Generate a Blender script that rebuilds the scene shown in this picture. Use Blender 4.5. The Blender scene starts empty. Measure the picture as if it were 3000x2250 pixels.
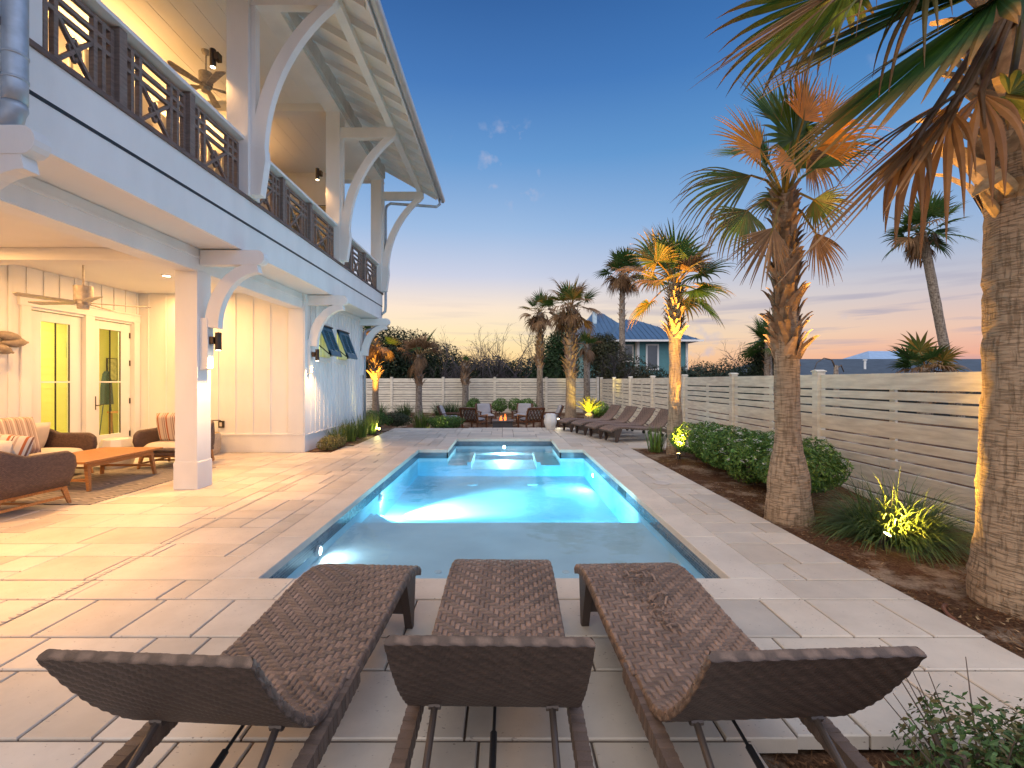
import bpy, bmesh, math, random
from mathutils import Vector, Matrix, Euler, noise
R = math.radians
PI = math.pi
SC = bpy.context.scene
COL = SC.collection

# ------------------------------------------------------------------ camera, sky, sun, exposure
cam_d = bpy.data.cameras.new('camera')
cam_d.sensor_width = 36.0
cam_d.lens = 36.0 * 1001.0 / 2212.0
cam_d.shift_x = 17.0 / 2212.0
cam_d.shift_y = -6.5 / 2212.0
cam_d.clip_start = 0.05
cam_d.clip_end = 3000
cam = bpy.data.objects.new('camera', cam_d)
cam.location = (0, 0, 1.45)
cam.rotation_euler = (R(90), 0, 0)
COL.objects.link(cam)
SC.camera = cam
SC.view_settings.view_transform = 'Standard'
SC.view_settings.look = 'None'
SC.view_settings.gamma = 1.0
SC.view_settings.exposure = 0.22
SC.cycles.use_denoising = True
SC.cycles.max_bounces = 7
SC.cycles.diffuse_bounces = 4
SC.cycles.glossy_bounces = 3
SC.cycles.transmission_bounces = 6
SC.cycles.transparent_max_bounces = 12
SC.cycles.sample_clamp_indirect = 3.0
SC.cycles.blur_glossy = 1.0
SC.cycles.caustics_reflective = False
SC.cycles.caustics_refractive = False

def lin(r, g, b):
    f = lambda c: (c / 255.0 / 12.92) if c / 255.0 <= 0.04045 else ((c / 255.0 + 0.055) / 1.055) ** 2.4
    return (f(r), f(g), f(b), 1.0)

world = bpy.data.worlds.new('World')
SC.world = world
world.use_nodes = True
wt = world.node_tree
wt.nodes.clear()
def wn(t, **k):
    n = wt.nodes.new(t)
    for a, b in k.items():
        setattr(n, a, b)
    return n
def ramp_of(nt, stops, interp='LINEAR'):
    r = nt.nodes.new('ShaderNodeValToRGB')
    r.color_ramp.interpolation = interp
    e = r.color_ramp.elements
    e[0].position, e[0].color = stops[0]
    e[1].position, e[1].color = stops[-1]
    for p, c in stops[1:-1]:
        n = e.new(p)
        n.color = c
    return r
tc = wn('ShaderNodeTexCoord')
sep = wn('ShaderNodeSeparateXYZ')
wt.links.new(tc.outputs['Generated'], sep.inputs[0])
west = ramp_of(wt, [(0.0, lin(250, 196, 130)), (0.03, lin(255, 216, 150)), (0.09, lin(255, 234, 186)), (0.155, lin(252, 232, 212)),
                    (0.22, lin(205, 211, 232)), (0.31, lin(158, 190, 230)), (0.43, lin(102, 156, 214)), (0.54, lin(66, 122, 190)), (0.64, lin(46, 98, 164)), (1.0, lin(44, 92, 156))])
east = ramp_of(wt, [(0.0, lin(222, 150, 140)), (0.03, lin(244, 172, 150)), (0.085, lin(240, 200, 182)), (0.15, lin(204, 198, 208)),
                    (0.22, lin(164, 186, 218)), (0.31, lin(122, 170, 222)), (0.43, lin(84, 146, 206)), (0.54, lin(60, 122, 190)), (0.64, lin(46, 104, 172)), (0.78, lin(135, 182, 245)), (1.0, lin(150, 190, 245))])  # top stops lie above the frame, brightened to light the facade blue
wt.links.new(sep.outputs['Z'], west.inputs[0])
wt.links.new(sep.outputs['Z'], east.inputs[0])
mr = wn('ShaderNodeMapRange')
mr.inputs['From Min'].default_value = 0.0
mr.inputs['From Max'].default_value = 0.72
wt.links.new(sep.outputs['X'], mr.inputs['Value'])
mx = wn('ShaderNodeMix', data_type='RGBA')
wt.links.new(mr.outputs[0], mx.inputs[0])
wt.links.new(west.outputs[0], mx.inputs[6])
wt.links.new(east.outputs[0], mx.inputs[7])
# thin dusk clouds: stretched streaks low down, a few small puffs higher up
mp = wn('ShaderNodeMapping')
mp.inputs['Scale'].default_value = (1.6, 1.6, 22.0)
mp.inputs['Location'].default_value = (3.1, 0.4, 0.35)
wt.links.new(tc.outputs['Generated'], mp.inputs[0])
nz = wn('ShaderNodeTexNoise')
nz.inputs['Scale'].default_value = 3.0
nz.inputs['Detail'].default_value = 5.0
wt.links.new(mp.outputs[0], nz.inputs['Vector'])
cr = ramp_of(wt, [(0.50, (0, 0, 0, 1)), (0.66, (1, 1, 1, 1))])
wt.links.new(nz.outputs['Fac'], cr.inputs[0])
band = ramp_of(wt, [(0.0, (0.2, 0.2, 0.2, 1)), (0.05, (.35, .35, .35, 1)), (0.10, (0.95, .95, .95, 1)), (0.14, (0.55, .55, .55, 1)), (0.2, (0.0, 0, 0, 1)), (1.0, (0, 0, 0, 1))])
wt.links.new(sep.outputs['Z'], band.inputs[0])
rightw = wn('ShaderNodeMapRange')
rightw.inputs['From Min'].default_value = -0.2
rightw.inputs['From Max'].default_value = 0.55
rightw.inputs['To Min'].default_value = 0.18
wt.links.new(sep.outputs['X'], rightw.inputs['Value'])
m1 = wn('ShaderNodeMath', operation='MULTIPLY')
m2 = wn('ShaderNodeMath', operation='MULTIPLY')
wt.links.new(cr.outputs[0], m1.inputs[0])
wt.links.new(band.outputs[0], m1.inputs[1])
wt.links.new(m1.outputs[0], m2.inputs[0])
wt.links.new(rightw.outputs[0], m2.inputs[1])
mc = wn('ShaderNodeMix', data_type='RGBA')
wt.links.new(m2.outputs[0], mc.inputs[0])
wt.links.new(mx.outputs[2], mc.inputs[6])
mc.inputs[7].default_value = lin(158, 158, 186)
nz2 = wn('ShaderNodeTexNoise')
nz2.inputs['Scale'].default_value = 26.0
nz2.inputs['Detail'].default_value = 4.0
wt.links.new(tc.outputs['Generated'], nz2.inputs['Vector'])
cr2 = ramp_of(wt, [(0.58, (0, 0, 0, 1)), (0.72, (1, 1, 1, 1))])
wt.links.new(nz2.outputs['Fac'], cr2.inputs[0])
nz3 = wn('ShaderNodeTexNoise')
nz3.inputs['Scale'].default_value = 3.5
nz3.inputs['Detail'].default_value = 1.0
wt.links.new(tc.outputs['Generated'], nz3.inputs['Vector'])
cr3 = ramp_of(wt, [(0.60, (0, 0, 0, 1)), (0.70, (0.55, .55, .55, 1))])
wt.links.new(nz3.outputs['Fac'], cr3.inputs[0])
m3 = wn('ShaderNodeMath', operation='MULTIPLY')
wt.links.new(cr2.outputs[0], m3.inputs[0])
wt.links.new(cr3.outputs[0], m3.inputs[1])
mc2 = wn('ShaderNodeMix', data_type='RGBA')
wt.links.new(m3.outputs[0], mc2.inputs[0])
wt.links.new(mc.outputs[2], mc2.inputs[6])
mc2.inputs[7].default_value = lin(190, 190, 215)
# sky brightened out of view, behind and overhead, to light deck and fence
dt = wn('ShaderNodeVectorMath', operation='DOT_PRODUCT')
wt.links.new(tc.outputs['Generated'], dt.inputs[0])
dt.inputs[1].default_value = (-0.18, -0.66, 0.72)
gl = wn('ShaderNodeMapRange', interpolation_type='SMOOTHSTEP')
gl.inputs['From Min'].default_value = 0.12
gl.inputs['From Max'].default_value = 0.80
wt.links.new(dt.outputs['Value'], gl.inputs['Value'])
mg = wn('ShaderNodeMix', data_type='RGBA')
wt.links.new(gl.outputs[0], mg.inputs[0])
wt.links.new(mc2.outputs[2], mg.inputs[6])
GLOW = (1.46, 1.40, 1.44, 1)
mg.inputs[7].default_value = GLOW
dt2 = wn('ShaderNodeVectorMath', operation='DOT_PRODUCT')  # second glow added out of view on the right, turns the facade bluer
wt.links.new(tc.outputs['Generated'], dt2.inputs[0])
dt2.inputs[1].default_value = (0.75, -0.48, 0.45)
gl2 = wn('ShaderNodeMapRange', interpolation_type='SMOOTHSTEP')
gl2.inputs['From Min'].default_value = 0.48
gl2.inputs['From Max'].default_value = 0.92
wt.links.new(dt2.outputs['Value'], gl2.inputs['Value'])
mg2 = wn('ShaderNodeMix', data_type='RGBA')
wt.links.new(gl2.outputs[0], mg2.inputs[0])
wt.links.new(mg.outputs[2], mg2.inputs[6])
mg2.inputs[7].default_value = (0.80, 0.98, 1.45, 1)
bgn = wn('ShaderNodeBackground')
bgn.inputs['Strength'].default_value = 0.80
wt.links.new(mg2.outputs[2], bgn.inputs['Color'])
# physical twilight sky, sun just under the horizon ahead, adds its share
sky = wn('ShaderNodeTexSky', sky_type='NISHITA')
sky.sun_disc = False
sky.sun_elevation = R(-1.0)
sky.sun_rotation = R(-12)
bg2 = wn('ShaderNodeBackground')
bg2.inputs['Strength'].default_value = 0.05
wt.links.new(sky.outputs[0], bg2.inputs['Color'])
ad = wn('ShaderNodeAddShader')
wt.links.new(bgn.outputs[0], ad.inputs[0])
wt.links.new(bg2.outputs[0], ad.inputs[1])
wo = wn('ShaderNodeOutputWorld')
wt.links.new(ad.outputs[0], wo.inputs['Surface'])

sun_d = bpy.data.lights.new('sun', 'SUN')
sun_d.energy = 0.9
sun_d.angle = R(50)
sun_d.color = (1.0, 0.84, 0.70)
sun = bpy.data.objects.new('sun', sun_d)
sun.rotation_euler = (R(40), R(-30), 0)
COL.objects.link(sun)

# ------------------------------------------------------------------ materials
MATS = {}
def pm(name, col, rough=0.6, spec=0.4, metal=0.0, var=0.12, vs=4.0, bump=0.0, bs=40.0, stretch=(1, 1, 1), attr=False,
       col2=None, emis=None, es=0.0, transl=0.0, detail=5.0):
    m = bpy.data.materials.new(name)
    m.use_nodes = True
    nt = m.node_tree
    b = nt.nodes['Principled BSDF']
    b.inputs['Roughness'].default_value = rough
    b.inputs['Specular IOR Level'].default_value = spec
    b.inputs['Metallic'].default_value = metal
    t = nt.nodes.new('ShaderNodeTexCoord')
    mpn = nt.nodes.new('ShaderNodeMapping')
    mpn.inputs['Scale'].default_value = stretch
    nt.links.new(t.outputs['Object'], mpn.inputs[0])
    n = nt.nodes.new('ShaderNodeTexNoise')
    n.inputs['Scale'].default_value = vs
    n.inputs['Detail'].default_value = detail
    nt.links.new(mpn.outputs[0], n.inputs['Vector'])
    c = tuple(col[:3]) + (1,)
    if attr:
        a = nt.nodes.new('ShaderNodeVertexColor')
        a.layer_name = 'Col'
        base = a.outputs[0]
        mr_ = nt.nodes.new('ShaderNodeMapRange')
        mr_.inputs['From Min'].default_value = 0.25
        mr_.inputs['From Max'].default_value = 0.75
        mr_.inputs['To Min'].default_value = 1 - var
        mr_.inputs['To Max'].default_value = 1 + var
        nt.links.new(n.outputs['Fac'], mr_.inputs['Value'])
        vm = nt.nodes.new('ShaderNodeVectorMath')
        vm.operation = 'SCALE'
        nt.links.new(base, vm.inputs[0])
        nt.links.new(mr_.outputs[0], vm.inputs['Scale'])
        nt.links.new(vm.outputs[0], b.inputs['Base Color'])
        colout = vm.outputs[0]
    else:
        lo = tuple(max(0, x * (1 - var)) for x in c[:3]) + (1,)
        hi = tuple(min(1, x * (1 + var)) for x in (col2 or c)[:3]) + (1,)
        r = ramp_of(nt, [(0.3, lo), (0.7, hi)])
        nt.links.new(n.outputs['Fac'], r.inputs[0])
        nt.links.new(r.outputs[0], b.inputs['Base Color'])
        colout = r.outputs[0]
    if bump:
        n2 = nt.nodes.new('ShaderNodeTexNoise')
        n2.inputs['Scale'].default_value = bs
        n2.inputs['Detail'].default_value = 4
        nt.links.new(mpn.outputs[0], n2.inputs['Vector'])
        bp = nt.nodes.new('ShaderNodeBump')
        bp.inputs['Strength'].default_value = bump
        bp.inputs['Distance'].default_value = 0.01
        nt.links.new(n2.outputs['Fac'], bp.inputs['Height'])
        nt.links.new(bp.outputs[0], b.inputs['Normal'])
    if emis:
        b.inputs['Emission Color'].default_value = tuple(emis[:3]) + (1,)
        b.inputs['Emission Strength'].default_value = es
    if transl:
        tr = nt.nodes.new('ShaderNodeBsdfTranslucent')
        nt.links.new(colout, tr.inputs['Color'])
        ms = nt.nodes.new('ShaderNodeMixShader')
        ms.inputs[0].default_value = transl
        out = nt.nodes['Material Output']
        nt.links.new(b.outputs[0], ms.inputs[1])
        nt.links.new(tr.outputs[0], ms.inputs[2])
        nt.links.new(ms.outputs[0], out.inputs['Surface'])
    MATS[name] = m
    return m

WHITE = pm('white_paint', (0.80, 0.79, 0.76), 0.5, var=0.06, vs=2.4, bump=0.12, bs=45, stretch=(1, 1, .35), detail=8)
CEIL = pm('porch_ceiling_paint', (0.80, 0.78, 0.74), 0.55, var=0.03, vs=1.0, bump=0.05, bs=30)
SIDING = pm('siding_paint', (0.62, 0.66, 0.70), 0.5, var=0.05)
RAILM = pm('weathered_rail', (0.205, 0.155, 0.130), 0.6, var=0.22, vs=9, stretch=(1, 1, 6), bump=0.25, bs=60)
DECKEDGE = pm('deck_edge_wood', (0.14, 0.10, 0.09), 0.7, var=0.2)
METAL = pm('galvanised', (0.42, 0.47, 0.52), 0.48, metal=0.6, var=0.12, vs=14)
GUTTER = pm('gutter_metal', (0.62, 0.62, 0.62), 0.35, metal=0.5, var=0.06)
DARKM = pm('dark_bronze', (0.06, 0.045, 0.035), 0.35, metal=0.6, var=0.15)
BLACK = pm('black_metal', (0.015, 0.015, 0.017), 0.4)
SHUT = pm('blue_shutter', (0.035, 0.11, 0.17), 0.4, var=0.08)
GLASSDARK = pm('window_dark', (0.03, 0.04, 0.05), 0.08, spec=0.8)
TEAK = pm('teak', (0.44, 0.20, 0.065), 0.45, var=0.3, vs=10, stretch=(1, 8, 8), bump=0.15, bs=60)
LATT = pm('brown_wood', (0.12, 0.05, 0.025), 0.5, var=0.3, vs=12, bump=0.1)
CREAM = pm('cream_cushion', (0.66, 0.58, 0.48), 0.85, spec=0.1, var=0.06, vs=8, bump=0.25, bs=130)
GREYC = pm('grey_cushion', (0.34, 0.33, 0.34), 0.9, spec=0.1, var=0.08, bump=0.2, bs=90)
CERAM = pm('white_ceramic', (0.74, 0.71, 0.66), 0.35, var=0.06, vs=6)
CONC = pm('concrete', (0.10, 0.095, 0.095), 0.8, var=0.2, vs=6, bump=0.2)
WHITEPL = pm('white_plastic', (0.80, 0.82, 0.82), 0.4)
ROOF = pm('dark_roof_metal', (0.06, 0.06, 0.065), 0.5)

def glass_mat():
    m = bpy.data.materials.new('pane_glass')
    m.use_nodes = True
    nt = m.node_tree
    nt.nodes.clear()
    tr = nt.nodes.new('ShaderNodeBsdfTransparent')
    gl_ = nt.nodes.new('ShaderNodeBsdfGlossy')
    gl_.inputs['Roughness'].default_value = 0.02
    lw = nt.nodes.new('ShaderNodeLayerWeight')
    pw = nt.nodes.new('ShaderNodeMath'); pw.operation = 'POWER'; pw.inputs[1].default_value = 5.0
    nt.links.new(lw.outputs['Facing'], pw.inputs[0])
    fr = nt.nodes.new('ShaderNodeMath'); fr.operation = 'MULTIPLY_ADD'; fr.inputs[1].default_value = 0.9; fr.inputs[2].default_value = 0.05
    nt.links.new(pw.outputs[0], fr.inputs[0])
    ms = nt.nodes.new('ShaderNodeMixShader')
    o = nt.nodes.new('ShaderNodeOutputMaterial')
    nt.links.new(fr.outputs[0], ms.inputs[0])
    nt.links.new(tr.outputs[0], ms.inputs[1])
    nt.links.new(gl_.outputs[0], ms.inputs[2])
    nt.links.new(ms.outputs[0], o.inputs[0])
    return m
GLASS = glass_mat()
LAMPLENS = pm('warm_lens', (1, 0.9, 0.7), 0.5, emis=(1.0, 0.80, 0.50), es=14)
LAMPGOLD = pm('gold_lens', (1, 0.85, 0.5), 0.5, emis=(1.0, 0.72, 0.22), es=30)
LAMPCOOL = pm('cool_lens', (1, 1, 1), 0.5, emis=(0.75, 0.95, 1.0), es=25)

# ------------------------------------------------------------------ mesh helpers
class MB:
    def __init__(s):
        s.v = []; s.f = []; s.c = []; s.hc = False; s.mi = []
    def add(s, verts, faces, col=None, mi=0):
        o = len(s.v)
        s.v += [tuple(p) for p in verts]
        s.f += [tuple(i + o for i in f) for f in faces]
        s.mi += [mi] * len(faces)
        if col is not None:
            s.hc = True
            if isinstance(col, list):
                s.c += col
            else:
                s.c += [col] * len(verts)
        else:
            s.c += [(0.5, 0.5, 0.5, 1)] * len(verts)
        return s
    def box(s, x0, x1, y0, y1, z0, z1, M=None, col=None, mi=0):
        vs = [Vector(p) for p in ((x0, y0, z0), (x1, y0, z0), (x1, y1, z0), (x0, y1, z0), (x0, y0, z1), (x1, y0, z1), (x1, y1, z1), (x0, y1, z1))]
        if M is not None:
            vs = [M @ p for p in vs]
        return s.add(vs, [(0, 3, 2, 1), (4, 5, 6, 7), (0, 1, 5, 4), (1, 2, 6, 5), (2, 3, 7, 6), (3, 0, 4, 7)], col, mi)
    def cbox(s, c, d, M=None, col=None):
        return s.box(c[0] - d[0] / 2, c[0] + d[0] / 2, c[1] - d[1] / 2, c[1] + d[1] / 2, c[2] - d[2] / 2, c[2] + d[2] / 2, M, col)
    def bar(s, p, q, w, h, up=(0, 0, 1), w2=None, h2=None, col=None):
        p = Vector(p); q = Vector(q)
        d = (q - p).normalized()
        u = Vector(up)
        if abs(d.dot(u)) > 0.98:
            u = Vector((1, 0, 0)) if abs(d.x) < 0.9 else Vector((0, 1, 0))
        a = d.cross(u).normalized(); b = a.cross(d).normalized()
        w2 = w if w2 is None else w2; h2 = h if h2 is None else h2
        vs = []
        for P, ww, hh in ((p, w, h), (q, w2, h2)):
            for i, j in ((-1, -1), (1, -1), (1, 1), (-1, 1)):
                vs.append(P + a * (i * ww / 2) + b * (j * hh / 2))
        return s.add(vs, [(0, 3, 2, 1), (4, 5, 6, 7), (0, 1, 5, 4), (1, 2, 6, 5), (2, 3, 7, 6), (3, 0, 4, 7)], col)
    def tube(s, pts, r, n=10, cap=True, col=None):
        pts = [Vector(p) for p in pts]
        rs = r if isinstance(r, (list, tuple)) else [r] * len(pts)
        ref = None
        vs = []
        for i, p in enumerate(pts):
            d = (pts[min(i + 1, len(pts) - 1)] - pts[max(i - 1, 0)]).normalized()
            if ref is None:
                ref = Vector((0, 0, 1)) if abs(d.z) < 0.9 else Vector((1, 0, 0))
            a = (ref - d * ref.dot(d)).normalized()
            ref = a
            b = d.cross(a)
            for k in range(n):
                t = 2 * PI * k / n
                vs.append(p + (a * math.cos(t) + b * math.sin(t)) * rs[i])
        fs = []
        for i in range(len(pts) - 1):
            for k in range(n):
                k2 = (k + 1) % n
                fs.append((i * n + k, i * n + k2, (i + 1) * n + k2, (i + 1) * n + k))
        if cap:
            fs.append(tuple(range(n - 1, -1, -1)))
            fs.append(tuple(range((len(pts) - 1) * n, len(pts) * n)))
        return s.add(vs, fs, col)
    def lathe(s, c, prof, n=24, col=None):
        vs = []; fs = []
        for r, z in prof:
            for k in range(n):
                t = 2 * PI * k / n
                vs.append((c[0] + r * math.cos(t), c[1] + r * math.sin(t), c[2] + z))
        for i in range(len(prof) - 1):
            for k in range(n):
                k2 = (k + 1) % n
                fs.append((i * n + k, i * n + k2, (i + 1) * n + k2, (i + 1) * n + k))
        fs.append(tuple(range(n - 1, -1, -1)))
        fs.append(tuple(range((len(prof) - 1) * n, len(prof) * n)))
        return s.add(vs, fs, col)
    def prism(s, poly, axis, a, b, col=None):
        # poly: 2d outline; axis 'y': poly in (x,z) extruded over y; 'x': poly in (y,z); 'z': poly in (x,y)
        def P(u, v, t):
            return {'y': (u, t, v), 'x': (t, u, v), 'z': (u, v, t)}[axis]
        n = len(poly)
        vs = [P(u, v, a) for u, v in poly] + [P(u, v, b) for u, v in poly]
        fs = [tuple(range(n)), tuple(range(2 * n - 1, n - 1, -1))]
        for i in range(n):
            j = (i + 1) % n
            fs.append((i, i + n, j + n, j))
        return s.add(vs, fs, col)
    def strip(s, L, Rr, a, b, axis='y', col=None):
        # solid ribbon between polylines L and Rr (2d), thickness a..b along axis (for curved braces)
        n = len(L)
        def P(p, t):
            u, v = p
            return {'y': (u, t, v), 'x': (t, u, v), 'z': (u, v, t)}[axis]
        vs = []
        for i in range(n):
            vs += [P(L[i], a), P(Rr[i], a), P(Rr[i], b), P(L[i], b)]
        fs = [(0, 1, 2, 3), tuple(4 * (n - 1) + k for k in (3, 2, 1, 0))]
        for i in range(n - 1):
            for k in range(4):
                k2 = (k + 1) % 4
                fs.append((4 * i + k, 4 * i + 4 + k, 4 * i + 4 + k2, 4 * i + k2))
        return s.add(vs, fs, col)
    def build(s, name, mat, parent=None, smooth=False, bevel=0.0, origin=None, fix=True):
        me = bpy.data.meshes.new(name)
        o_ = Vector(origin) if origin is not None else Vector((0, 0, 0))
        me.from_pydata([tuple(Vector(p) - o_) for p in s.v] if origin is not None else s.v, [], s.f)
        if fix:
            bm = bmesh.new(); bm.from_mesh(me)
            bmesh.ops.recalc_face_normals(bm, faces=bm.faces)
            bm.to_mesh(me); bm.free()
        if s.hc:
            ca = me.color_attributes.new('Col', 'FLOAT_COLOR', 'POINT')
            flat = [x for c in s.c for x in (tuple(c) + (1,))[:4]]
            ca.data.foreach_set('color', flat)
        for m in (mat if isinstance(mat, (list, tuple)) else [mat]):
            me.materials.append(m)
        if any(s.mi):
            me.polygons.foreach_set('material_index', s.mi)
        if smooth:
            me.polygons.foreach_set('use_smooth', [True] * len(me.polygons))
        me.update()
        ob = bpy.data.objects.new(name, me)
        COL.objects.link(ob)
        if origin is not None:
            ob.location = o_
        if parent is not None:
            ob.parent = parent
        if bevel:
            bv = ob.modifiers.new('bevel', 'BEVEL')
            bv.width = bevel; bv.segments = 2; bv.limit_method = 'ANGLE'
        return ob

def tag(o, label=None, cat=None, group=None, kind=None):
    if label: o['label'] = label
    if cat: o['category'] = cat
    if group: o['group'] = group
    if kind: o['kind'] = kind
    return o
def empty(name, loc=(0, 0, 0), rz=0.0):
    o = bpy.data.objects.new(name, None)
    o.empty_display_size = 0.1
    COL.objects.link(o)
    o.location = loc
    o.rotation_euler = (0, 0, rz)
    return o
def copy_tree(o, parent=None):
    c = o.copy(); COL.objects.link(c)
    if parent is not None: c.parent = parent
    for ch in list(o.children):
        copy_tree(ch, c)
    return c
def lamp(kind, loc, energy, color, parent=None, size=0.1, rot=None, aim=None, spot=None, blend=0.5, name='light'):
    d = bpy.data.lights.new(name, kind)
    d.energy = energy; d.color = color
    if kind == 'AREA':
        d.shape = 'DISK'; d.size = size
    elif kind in ('POINT', 'SPOT'):
        d.shadow_soft_size = size
    if kind == 'SPOT':
        d.spot_size = R(spot); d.spot_blend = blend
    o = bpy.data.objects.new(name, d)
    COL.objects.link(o)
    o.location = loc
    if aim is not None:
        v = Vector(aim) - Vector(loc)
        o.rotation_euler = v.to_track_quat('-Z', 'Y').to_euler()
    elif rot is not None:
        o.rotation_euler = rot
    if parent is not None:
        o.parent = parent
    return o
WARM = (1.0, 0.51, 0.17)
GOLD = (1.0, 0.50, 0.06)
# ------------------------------------------------------------------ pool, deck, ground
random.seed(11)
PX0, PX1, PY0, PY1 = -1.82, 1.68, 3.38, 9.80
SX0, SX1, SY1 = -1.20, 1.19, 11.62
WZ = -0.125
def pool_mats():
    plaster = pm('pool_plaster', (0.76, 0.88, 0.93), 0.6, var=0.08, vs=2.2)
    m = bpy.data.materials.new('waterline_tile'); m.use_nodes = True
    nt = m.node_tree; b = nt.nodes['Principled BSDF']
    t = nt.nodes.new('ShaderNodeTexCoord')
    geo = nt.nodes.new('ShaderNodeSeparateXYZ'); nt.links.new(t.outputs['Object'], geo.inputs[0])
    ad_ = nt.nodes.new('ShaderNodeMath'); ad_.operation = 'ADD'
    nt.links.new(geo.outputs['X'], ad_.inputs[0]); nt.links.new(geo.outputs['Y'], ad_.inputs[1])
    cb = nt.nodes.new('ShaderNodeCombineXYZ')
    nt.links.new(ad_.outputs[0], cb.inputs[0]); nt.links.new(geo.outputs['Z'], cb.inputs[1])
    br = nt.nodes.new('ShaderNodeTexBrick')
    br.inputs['Scale'].default_value = 1.0
    br.inputs['Brick Width'].default_value = 0.05
    br.inputs['Row Height'].default_value = 0.024
    br.inputs['Mortar Size'].default_value = 0.0028
    br.inputs['Color1'].default_value = (0.035, 0.05, 0.075, 1)
    br.inputs['Color2'].default_value = (0.10, 0.13, 0.17, 1)
    br.inputs['Mortar'].default_value = (0.24, 0.25, 0.26, 1)
    nt.links.new(cb.outputs[0], br.inputs['Vector'])
    nt.links.new(br.outputs['Color'], b.inputs['Base Color'])
    b.inputs['Roughness'].default_value = 0.2
    w = bpy.data.materials.new('pool_water'); w.use_nodes = True
    nt = w.node_tree; nt.nodes.clear()
    gl_ = nt.nodes.new('ShaderNodeBsdfGlossy'); gl_.inputs['Roughness'].default_value = 0.05
    trn = nt.nodes.new('ShaderNodeBsdfTransparent')
    frn = nt.nodes.new('ShaderNodeFresnel'); frn.inputs['IOR'].default_value = 1.333
    mxs = nt.nodes.new('ShaderNodeMixShader')
    nt.links.new(frn.outputs[0], mxs.inputs[0]); nt.links.new(trn.outputs[0], mxs.inputs[1]); nt.links.new(gl_.outputs[0], mxs.inputs[2])
    t = nt.nodes.new('ShaderNodeTexCoord')
    n = nt.nodes.new('ShaderNodeTexNoise'); n.inputs['Scale'].default_value = 3.5; n.inputs['Detail'].default_value = 2
    nt.links.new(t.outputs['Object'], n.inputs['Vector'])
    bp = nt.nodes.new('ShaderNodeBump'); bp.inputs['Strength'].default_value = 0.30; bp.inputs['Distance'].default_value = 0.02
    nt.links.new(n.outputs['Fac'], bp.inputs['Height'])
    nt.links.new(bp.outputs[0], gl_.inputs['Normal'])
    ab = nt.nodes.new('ShaderNodeVolumeAbsorption')
    ab.inputs['Color'].default_value = (0.08, 0.80, 0.97, 1)
    ab.inputs['Density'].default_value = 0.48
    o = nt.nodes.new('ShaderNodeOutputMaterial')
    nt.links.new(mxs.outputs[0], o.inputs['Surface'])
    nt.links.new(ab.outputs[0], o.inputs['Volume'])
    return plaster, m, w
PLASTER, TILE, WATER = pool_mats()

def wall_run(mb, pts, z0, z1):
    for (x0, y0), (x1, y1) in zip(pts[:-1], pts[1:]):
        mb.add([(x0, y0, z0), (x1, y1, z0), (x1, y1, z1), (x0, y0, z1)], [(0, 1, 2, 3)])
loop = [(PX0, PY0), (PX1, PY0), (PX1, PY1), (SX1, PY1), (SX1, SY1), (SX0, SY1), (SX0, PY1), (PX0, PY1), (PX0, PY0)]
SHELF_Y = 5.68
DEEP = -0.66
mb = MB()
wall_run(mb, loop[0:3], DEEP, -0.175)
wall_run(mb, loop[2:4], DEEP, -0.175)
wall_run(mb, loop[3:6], DEEP, -0.175)
wall_run(mb, [loop[5], loop[6], loop[7], loop[8]], DEEP, -0.175)
# sloping floor
mb.add([(PX0, SHELF_Y, -.60), (PX1, SHELF_Y, -.60), (PX1, PY1, -.56), (PX0, PY1, -.56)], [(0, 1, 2, 3)])
# tanning shelf
mb.box(PX0, PX1, PY0, SHELF_Y, -1.0, -0.285)
# corner steps beside the shelf
for k, (dx, dy_, dz) in enumerate(((.99, 1.17, -0.52), (.72, .92, -0.44), (.47, .67, -0.36))):
    mb.prism([(PX0, SHELF_Y + 0.002), (PX0 + dx, SHELF_Y + 0.002), (PX0, SHELF_Y + dy_)], 'z', -1.0, dz)
# spa bay: bench ring and sunken footwell
mb.box(SX0, SX1, PY1 + 0.002, SY1, -1.0, -0.42)
mb.box(SX0, SX0 + 0.42, PY1 + 0.004, SY1 - .002, -0.9, -0.335)
mb.box(SX1 - 0.42, SX1, PY1 + 0.004, SY1 - .002, -0.9, -0.335)
mb.box(SX0 + 0.42, SX1 - 0.42, SY1 - 0.42, SY1 - .002, -0.9, -0.337)
mb.box(SX0 + 0.42, SX0 + 0.50, PY1 + 0.006, SY1 - 0.42, -0.9, -0.27)
mb.box(SX1 - 0.50, SX1 - 0.42, PY1 + 0.006, SY1 - 0.42, -0.9, -0.27)
shell = mb.build('pool_shell', PLASTER, fix=False)
tag(shell, kind='structure')
mb = MB()
T = 0.012
for (x0, y0), (x1, y1) in zip(loop[:-1], loop[1:]):
    mb.box(min(x0, x1) - T, max(x0, x1) + T, min(y0, y1) - T, max(y0, y1) + T, -0.185, -0.028)
tb = mb.build('pool_tile_band', TILE)
tag(tb, kind='structure')
# skimmer mouth in the right wall
mb = MB()
mb.box(PX1 - 0.016, PX1 - 0.004, 6.35, 6.78, -0.15, -0.036)
sk = mb.build('skimmer_opening', BLACK); sk.parent = tb
# water body a little wider than the basin so that only its surface shows
mb = MB()
ex = 0.03
op = [(PX0 - ex, PY0 - ex), (PX1 + ex, PY0 - ex), (PX1 + ex, PY1 + ex), (SX1 + ex, PY1 + ex), (SX1 + ex, SY1 + ex), (SX0 - ex, SY1 + ex), (SX0 - ex, PY1 + ex), (PX0 - ex, PY1 + ex)]
mb.prism(op, 'z', -1.1, WZ)
wat = mb.build('water', WATER)
tag(wat, kind='structure')

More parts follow.
